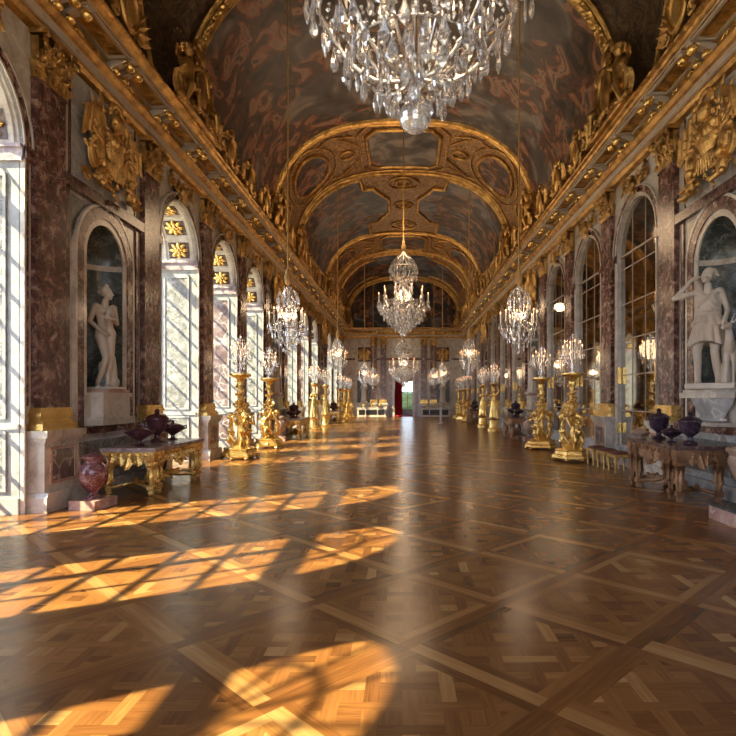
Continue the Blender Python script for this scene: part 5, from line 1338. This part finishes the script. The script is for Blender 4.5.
# ------------------------------------------------------------------ console tables (local: x = length, y = depth, front at -y)
def table(L_, D_, H_, mat, top, lab, grp):
    t = thing('console_table', lab, 'table', group=grp)
    q = MB(); q.box(-L_/2, L_/2, -D_/2, D_/2, H_-.05, H_); q.box(-L_/2+.015, L_/2-.015, -D_/2+.015, D_/2-.015, H_-.065, H_-.05); q.build('table_top', [M[top]], t, smooth=False)
    q = MB(); a = .05; h = .12
    for (x0, x1, y0, y1) in ((-L_/2+a, L_/2-a, -D_/2+a, -D_/2+a+.03), (-L_/2+a, L_/2-a, D_/2-a-.03, D_/2-a), (-L_/2+a, -L_/2+a+.03, -D_/2+a, D_/2-a), (L_/2-a-.03, L_/2-a, -D_/2+a, D_/2-a)):
        q.box(x0, x1, y0, y1, H_-.065-h, H_-.065)
    # pierced apron: hanging scrolls and leaves
    n_ = 11
    for i in range(n_):
        x = -L_/2+.2+(L_-.4)*i/(n_-1); d = 1-abs(i-(n_-1)/2)/((n_-1)/2); y = -D_/2+a-.005
        q.leaf((x, y, H_-.15), (0, -1, 0), (.2*(-1)**i, 0, -1), .10+.17*d*d, .15, .6); q.scroll((x+.05, y, H_-.22-.06*d), (1, 0, 0), (0, 0, 1), .05, 1.4, .012); q.ball((x, y-.01, H_-.12), (.035, .02, .03), 6, 5)
    q.ball((0, -D_/2+a-.02, H_-.26), (.09, .04, .09), 12, 8)
    for i in range(8): b_ = 2*PI*i/8; q.ball((.10*cos(b_), -D_/2+a-.02, H_-.26+.10*sin(b_)), .03, 6, 5)
    for e in (-1, 1):
        x = e*(L_/2-a+.005)
        for i in range(5): y = -D_/2+.17+(D_-.34)*i/4; d = 1-abs(i-2)/2; q.leaf((x, y, H_-.15), (e, 0, 0), (0, .2*(-1)**i, -1), .10+.14*d, .15, .6); q.scroll((x, y+.05, H_-.22-.05*d), (0, 1, 0), (0, 0, 1), .045, 1.4, .012); q.ball((x+e*.01, y, H_-.12), (.02, .035, .03), 6, 5)
    q.build('carved_apron', [M[mat]], t)
    spots = [(sx*(L_/2-.10), -D_/2+.10) for sx in (-1, 1)]+[(sx*(L_/2-.36), -D_/2+.10) for sx in (-1, 1)]+[(sx*(L_/2-.10), D_/2-.10) for sx in (-1, 1)]
    for (x, y) in spots:
        q = MB(); hh = H_-.18
        sq = lambda w_, z: [(x-w_, y-w_, z), (x+w_, y-w_, z), (x+w_, y+w_, z), (x-w_, y+w_, z)]
        lv = [sq(.02, 0), sq(.035, .01), sq(.04, .05), sq(.03, .08), sq(.055, .10), sq(.055, .16), sq(.035, .18), sq(.038, .22), sq(.060, hh*.80), sq(.072, hh*.82), sq(.072, hh*.88), sq(.060, hh*.90), sq(.075, hh), sq(.075, H_-.066)]
        q.add([p for l_ in lv for p in l_], [(j*4+i, j*4+(i+1) % 4, (j+1)*4+(i+1) % 4, (j+1)*4+i) for j in range(len(lv)-1) for i in range(4)]+[(3, 2, 1, 0)])
        for (dx, dy) in ((0, -1), (1, 0), (-1, 0), (0, 1)):
            q.leaf((x+dx*.05, y+dy*.05, hh*.72), (dx, dy, 0), (0, 0, -1), .22, .09, .4); q.leaf((x+dx*.04, y+dy*.04, .16), (dx, dy, 0), (0, 0, 1), .16, .07, .4)
        q.build('leg', [M[mat]], t)
    q = MB(); zz = .13
    for e in (-1, 1):
        f = spots[0] if e < 0 else spots[1]; bk = spots[4] if e < 0 else spots[5]
        q.tube([(f[0], f[1], zz), (f[0]*.90, f[1]*.3, zz+.05), (e*L_*.22, 0, zz+.03), (e*L_*.10, 0, zz+.12), (0, 0, zz+.06)], .032, 8); q.tube([(bk[0], bk[1], zz), (bk[0]*.90, bk[1]*.3, zz+.05), (e*L_*.22, 0, zz+.03)], .03, 8)
        q.tube([(spots[2 if e < 0 else 3][0], spots[2][1], zz), (e*L_*.22, -D_*.2, zz+.02), (e*L_*.12, -.02, zz+.08)], .028, 8)
        for i in range(4): q.scroll((e*(.15+.18*i), -.06*(-1)**i, zz+.06), (1, 0, 0), (0, 0, 1), .07, 1.5, .018); q.leaf((e*(.12+.18*i), -.05, zz), (0, -1, 0), (e, 0, .8), .2, .10, .6)
    q.lathe([(.03, 0), (.09, .04), (.11, .08), (.06, .13), (.08, .18), (.0001, .24)], 12, (0, 0, zz+.02)); q.build('stretcher', [M[mat]], t)
    return t
TG = 'console tables under the niches'
def put(o, x, y, z, r): o.location = (x, y, z); o.rotation_euler = (0, 0, r); return o
tl1 = put(table(2.26, .90, .79, 'gold_bright', 'lilac', 'bright gilded console table below the nude statue, nearest on the window side', TG), -4.46, 10.23, 0, PI/2)
tr1 = put(table(1.95, .80, .87, 'gold_wood', 'purple_dark', 'brown worn gilt console table nearest on the mirror side, stone urns on top', TG), 4.52, 9.50, 0, -PI/2)
tl2 = dup(tl1, (-4.46, 23.12, 0), PI/2, 'gilded console table in the second niche bay on the window side', TG)
tr2 = dup(tr1, (4.52, 22.6, 0), -PI/2, 'brown gilt console table in the second niche bay on the mirror side', TG)
tl3 = dup(tl1, (-4.46, 36.36, 0), PI/2, 'gilded console table in the third niche bay on the window side', TG)
tr3 = dup(tr1, (4.52, 35.85, 0), -PI/2, 'brown gilt console table in the third niche bay on the mirror side', TG)

# ------------------------------------------------------------------ vases
def vase(nm, prof, mat, loc, lab, group=None, lid=None, handles=None, lobes=0, la=0, cat='urn', sc_=1):
    t = thing(nm, lab, cat, loc, 0, group); q = MB(); q.lathe(prof, 36 if lobes else 24, (0, 0, 0), 0, lobes, la); q.build('body', [M[mat]], t)
    if lid: q = MB(); q.lathe(lid, 24, (0, 0, 0), 0, lobes, la*.6); q.build('lid', [M[mat]], t)
    if handles:
        for e in (-1, 1): q = MB(); q.tube([(e*x, 0, z) for x, z in handles], .016, 8); q.build('handle', [M[mat]], t)
    t.scale = (sc_,)*3; return t
def sc2(p, s): return [(r*s, z*s) for r, z in p]
URN = [(.10, 0), (.11, .02), (.10, .04), (.045, .07), (.04, .12), (.07, .15), (.13, .20), (.15, .26), (.155, .33), (.165, .36), (.18, .375), (.18, .39)]
URNL = [(.17, .39), (.175, .40), (.13, .44), (.09, .455), (.04, .47), (.03, .49), (.045, .51), (.03, .535), (.0001, .55)]
BOWL = [(.08, 0), (.085, .015), (.035, .04), (.03, .08), (.07, .11), (.17, .17), (.21, .21), (.22, .225)]
BOWLL = [(.215, .225), (.21, .24), (.15, .28), (.08, .30), (.03, .31), (.025, .33), (.04, .35), (.0001, .37)]
GR = 'stone urns on the console tables'
zt = .791
vase('covered_urn', URN, 'porphyry', (-4.52, 10.35, zt), 'tallest dark porphyry urn, middle of three on the bright gilded table', GR, URNL, [(.15, .33), (.22, .36), (.24, .30), (.20, .24), (.13, .22)], 0, 0, sc_=1.12)
vase('covered_bowl', BOWL, 'porphyry', (-4.50, 9.62, zt), 'dark porphyry covered bowl at the near end of the bright gilded table', GR, BOWLL, [(.20, .20), (.26, .22), (.25, .27), (.20, .25)], 20, .08, sc_=1.0)
vase('covered_bowl', BOWL, 'porphyry', (-4.50, 11.0, zt), 'dark porphyry covered bowl at the far end of the bright gilded table', GR, BOWLL, [(.20, .20), (.26, .22), (.25, .27), (.20, .25)], 20, .08, sc_=1.05)
AMPH = [(.12, 0), (.125, .025), (.07, .05), (.055, .09), (.10, .13), (.16, .19), (.19, .27), (.20, .36), (.20, .44), (.175, .49), (.13, .52), (.12, .55), (.13, .58), (.15, .60), (.15, .63), (.11, .66), (.06, .68), (.0001, .69)]
bl = MB(); bl.box(-.20, .20, -.26, .26, 0, .13); o = bl.build('marble_block', [M['pink']], smooth=False); put(o, -4.55, 8.28, 0, -.12); tag(o, 'low pale marble block under the glossy rose urn by the window pedestal', 'block')
vase('rose_urn', AMPH, 'rose_stone', (-4.55, 8.28, .131), 'glossy rose porphyry urn standing on a low block left of the gilded table', None, None, [(.14, .60), (.19, .60), (.215, .54), (.19, .46)], sc_=.98)
# a lidless urn on the floor behind the gilded table
vase('floor_urn', URN, 'porphyry', (-4.85, 11.2, .0), 'dark urn on the floor beneath the far end of the bright gilded table', None, None, None, sc_=.95)
zr = .871
vase('covered_urn', URN, 'violet_stone', (4.52, 9.98, zr), 'violet lidded urn left of the low violet bowl on the brown table', GR, URNL, None, 16, .10, sc_=1.0)
vase('covered_bowl', BOWL, 'violet_stone', (4.42, 9.30, zr), 'violet covered bowl between the two taller violet urns on the brown table', GR, BOWLL, None, 20, .08, sc_=.78)
vase('covered_urn', URN, 'violet_stone', (4.50, 8.85, zr), 'violet lidded urn at the near end of the brown table', GR, URNL, None, 16, .10, sc_=.95)
TUR = [(.16, 0), (.17, .02), (.14, .05), (.20, .09), (.26, .14), (.27, .17)]
TURL = [(.27, .17), (.26, .19), (.16, .24), (.08, .26), (.05, .28), (.06, .31), (.0001, .33)]
vase('stone_tureen', TUR, 'tan_stone', (4.30, 10.26, zr), 'pale stone covered tureen at the far end of the brown table', GR, TURL, None, 18, .10, sc_=.62)
bl = MB(); bl.box(-.42, .42, -.42, .42, 0, .17, 0); bl.box(-.42, .42, -.42, .42, .17, .20, 1); o = bl.build('marble_block', [M['pink'], M['green']], smooth=False); put(o, 4.50, 7.12, 0, 0); tag(o, 'red marble block with green top at the right edge of the picture', 'block')
BIG = [(.20, 0), (.21, .03), (.12, .08), (.12, .14), (.24, .28), (.34, .46), (.38, .62), (.36, .70), (.40, .76), (.40, .80), (.34, .80), (.30, .74)]
vase('large_urn', BIG, 'tan_stone', (4.50, 7.12, .201), 'big open tan marble urn at the right edge beside the brown table', None, None, None, sc_=.95)
# second and third niche bays
for s, nm, mt, zz, xx in ((-1, 'window side', 'porphyry', zt, -4.5), (1, 'mirror side', 'violet_stone', zr, 4.5)):
    for bi, (bn, y0) in enumerate((('second', 23.15), ('third', 36.35))):
        y0 += SH(s)
        vase('covered_urn', URN, mt, (xx, y0, zz), 'dark lidded urn centred on the %s console table, %s' % (bn, nm), GR, URNL, None, sc_=1.15)
        vase('covered_bowl', BOWL, mt, (xx, y0-.6, zz), 'dark covered bowl at the near end of the %s console table, %s' % (bn, nm), GR, BOWLL, None)
        vase('covered_bowl', BOWL, mt, (xx, y0+.6, zz), 'dark covered bowl at the far end of the %s console table, %s' % (bn, nm), GR, BOWLL, None)
    bl = MB(); bl.box(-.22, .22, -.22, .22, 0, .16); o = bl.build('marble_block', [M['pink']], smooth=False); put(o, s*4.66, 21.35+SH(s), 0, 0); tag(o, 'small marble block under the tan urn on the %s' % nm, 'block')
    vase('tan_urn', AMPH, 'tan_stone', (s*4.66, 21.35+SH(s), .161), 'tan marble urn on a block near the second console table, %s' % nm, None, None, [(.14, .60), (.19, .60), (.215, .54), (.19, .46)], sc_=1.15)

# ------------------------------------------------------------------ stools
def stool():
    t = thing('gilt_stool', 'x', 'stool'); q = MB(); q.box(-.23, .23, -.20, .20, .34, .40); q.build('seat_rail', [M['gold']], t, smooth=False)
    q = MB()
    def cu(a, b): 
        x, y = (a-.5)*2, (b-.5)*2; return (x*.235, y*.205, .40+.06*(1-x**4)*(1-y**4))
    q.grid(cu, 8, 8); q.build('cushion', [M['brown_velvet']], t)
    for e in (-1, 1):
        for f in (-1, 1):
            q = MB(); q.lathe([(.012, 0), (.022, .02), (.016, .05), (.026, .24), (.032, .27), (.024, .29), (.034, .31), (.034, .345)], 8, (e*.195, f*.165, 0)); q.build('leg', [M['gold']], t)
    return t
s0 = stool()
for i, y in enumerate((12.15, 12.85, 13.55)):
    lab = '%s of the three gilt stools by the mirror wall' % ('nearest', 'middle', 'furthest')[i]
    if i == 0: put(s0, 4.66, y, 0, PI/2); s0['label'] = lab; s0['group'] = 'stools by the mirror wall'
    else: dup(s0, (4.66, y, 0), PI/2, lab, 'stools by the mirror wall')

# ------------------------------------------------------------------ far end
for e, nm in ((-1, 'left'), (1, 'right')):
    t = thing('marble_console', 'low white cabinet with dark panels %s of the end doorway' % nm, 'cabinet', (e*2.72, YE-.85, 0)); q = MB()
    q.box(-1.25, 1.25, -.25, .25, .70, .78); q.box(-1.2, 1.2, -.22, .22, .06, .70); q.box(-1.25, 1.25, -.25, .25, 0, .08); q.build('body', [M['white']], t, smooth=False)
    q = MB(); q.box(-1.08, -.55, -.235, -.22, .16, .60); q.box(-.47, .47, -.235, -.22, .16, .60); q.box(.55, 1.08, -.235, -.22, .16, .60); q.build('panel', [M['black_metal']], t, smooth=False)
    for i in range(3):
        vase('gilt_vase', sc2(URN, .75), 'gold_bright', (e*2.72-.7+.7*i, YE-.85, .781), 'small gilt vase on the %s low white cabinet, %s' % (nm, ['left one', 'centre one', 'right one'][i]), 'gilt vases on the low cabinets', sc2(URNL, .75), None, cat='vase')
q = MB()
def cur(u, v): x = -.74+.62*u; return (x+.03*sin(v*9), YE+.35+.05*sin(u*34), .02+3.4*(1-v))
q.grid(cur, 60, 10); q.grid(lambda u, v: tuple(c_+(0, .03, 0)[i_] for i_, c_ in enumerate(cur(u, v))), 60, 10)
tag(q.build('red_curtain', [M['red_velvet']]), 'tall red velvet curtain hanging in the left half of the end doorway', 'curtain')
q = MB(); q.box(-.75, .75, YE-.45, YE+.28, .004, .10); tag(q.build('door_step', [M['red_velvet']], smooth=False), 'low red carpeted step at the foot of the end doorway', 'step')
def post():
    t = thing('rope_post', 'x', 'barrier post'); q = MB(); q.lathe([(.14, 0), (.14, .02), (.03, .04)], 14); q.build('foot', [M['white_paint']], t)
    q = MB(); q.lathe([(.028, .04), (.028, .92), (.045, .93), (.045, .97), (.0001, .99)], 12); q.build('pole', [M['white_paint']], t); return t
p0 = post()
for i, (x, y) in enumerate(((2.28, 35.2), (2.42, 36.4))):
    lab = '%s of two slim white barrier posts standing on the floor far right' % ('nearer', 'further')[i]
    if i == 0: put(p0, x, y, 0, 0); p0['label'] = lab; p0['group'] = 'white barrier posts'
    else: dup(p0, (x, y, 0), 0, lab, 'white barrier posts')
for o in list(C.objects):
    if o.get('label') == 'x': print('UNLABELLED', o.name)
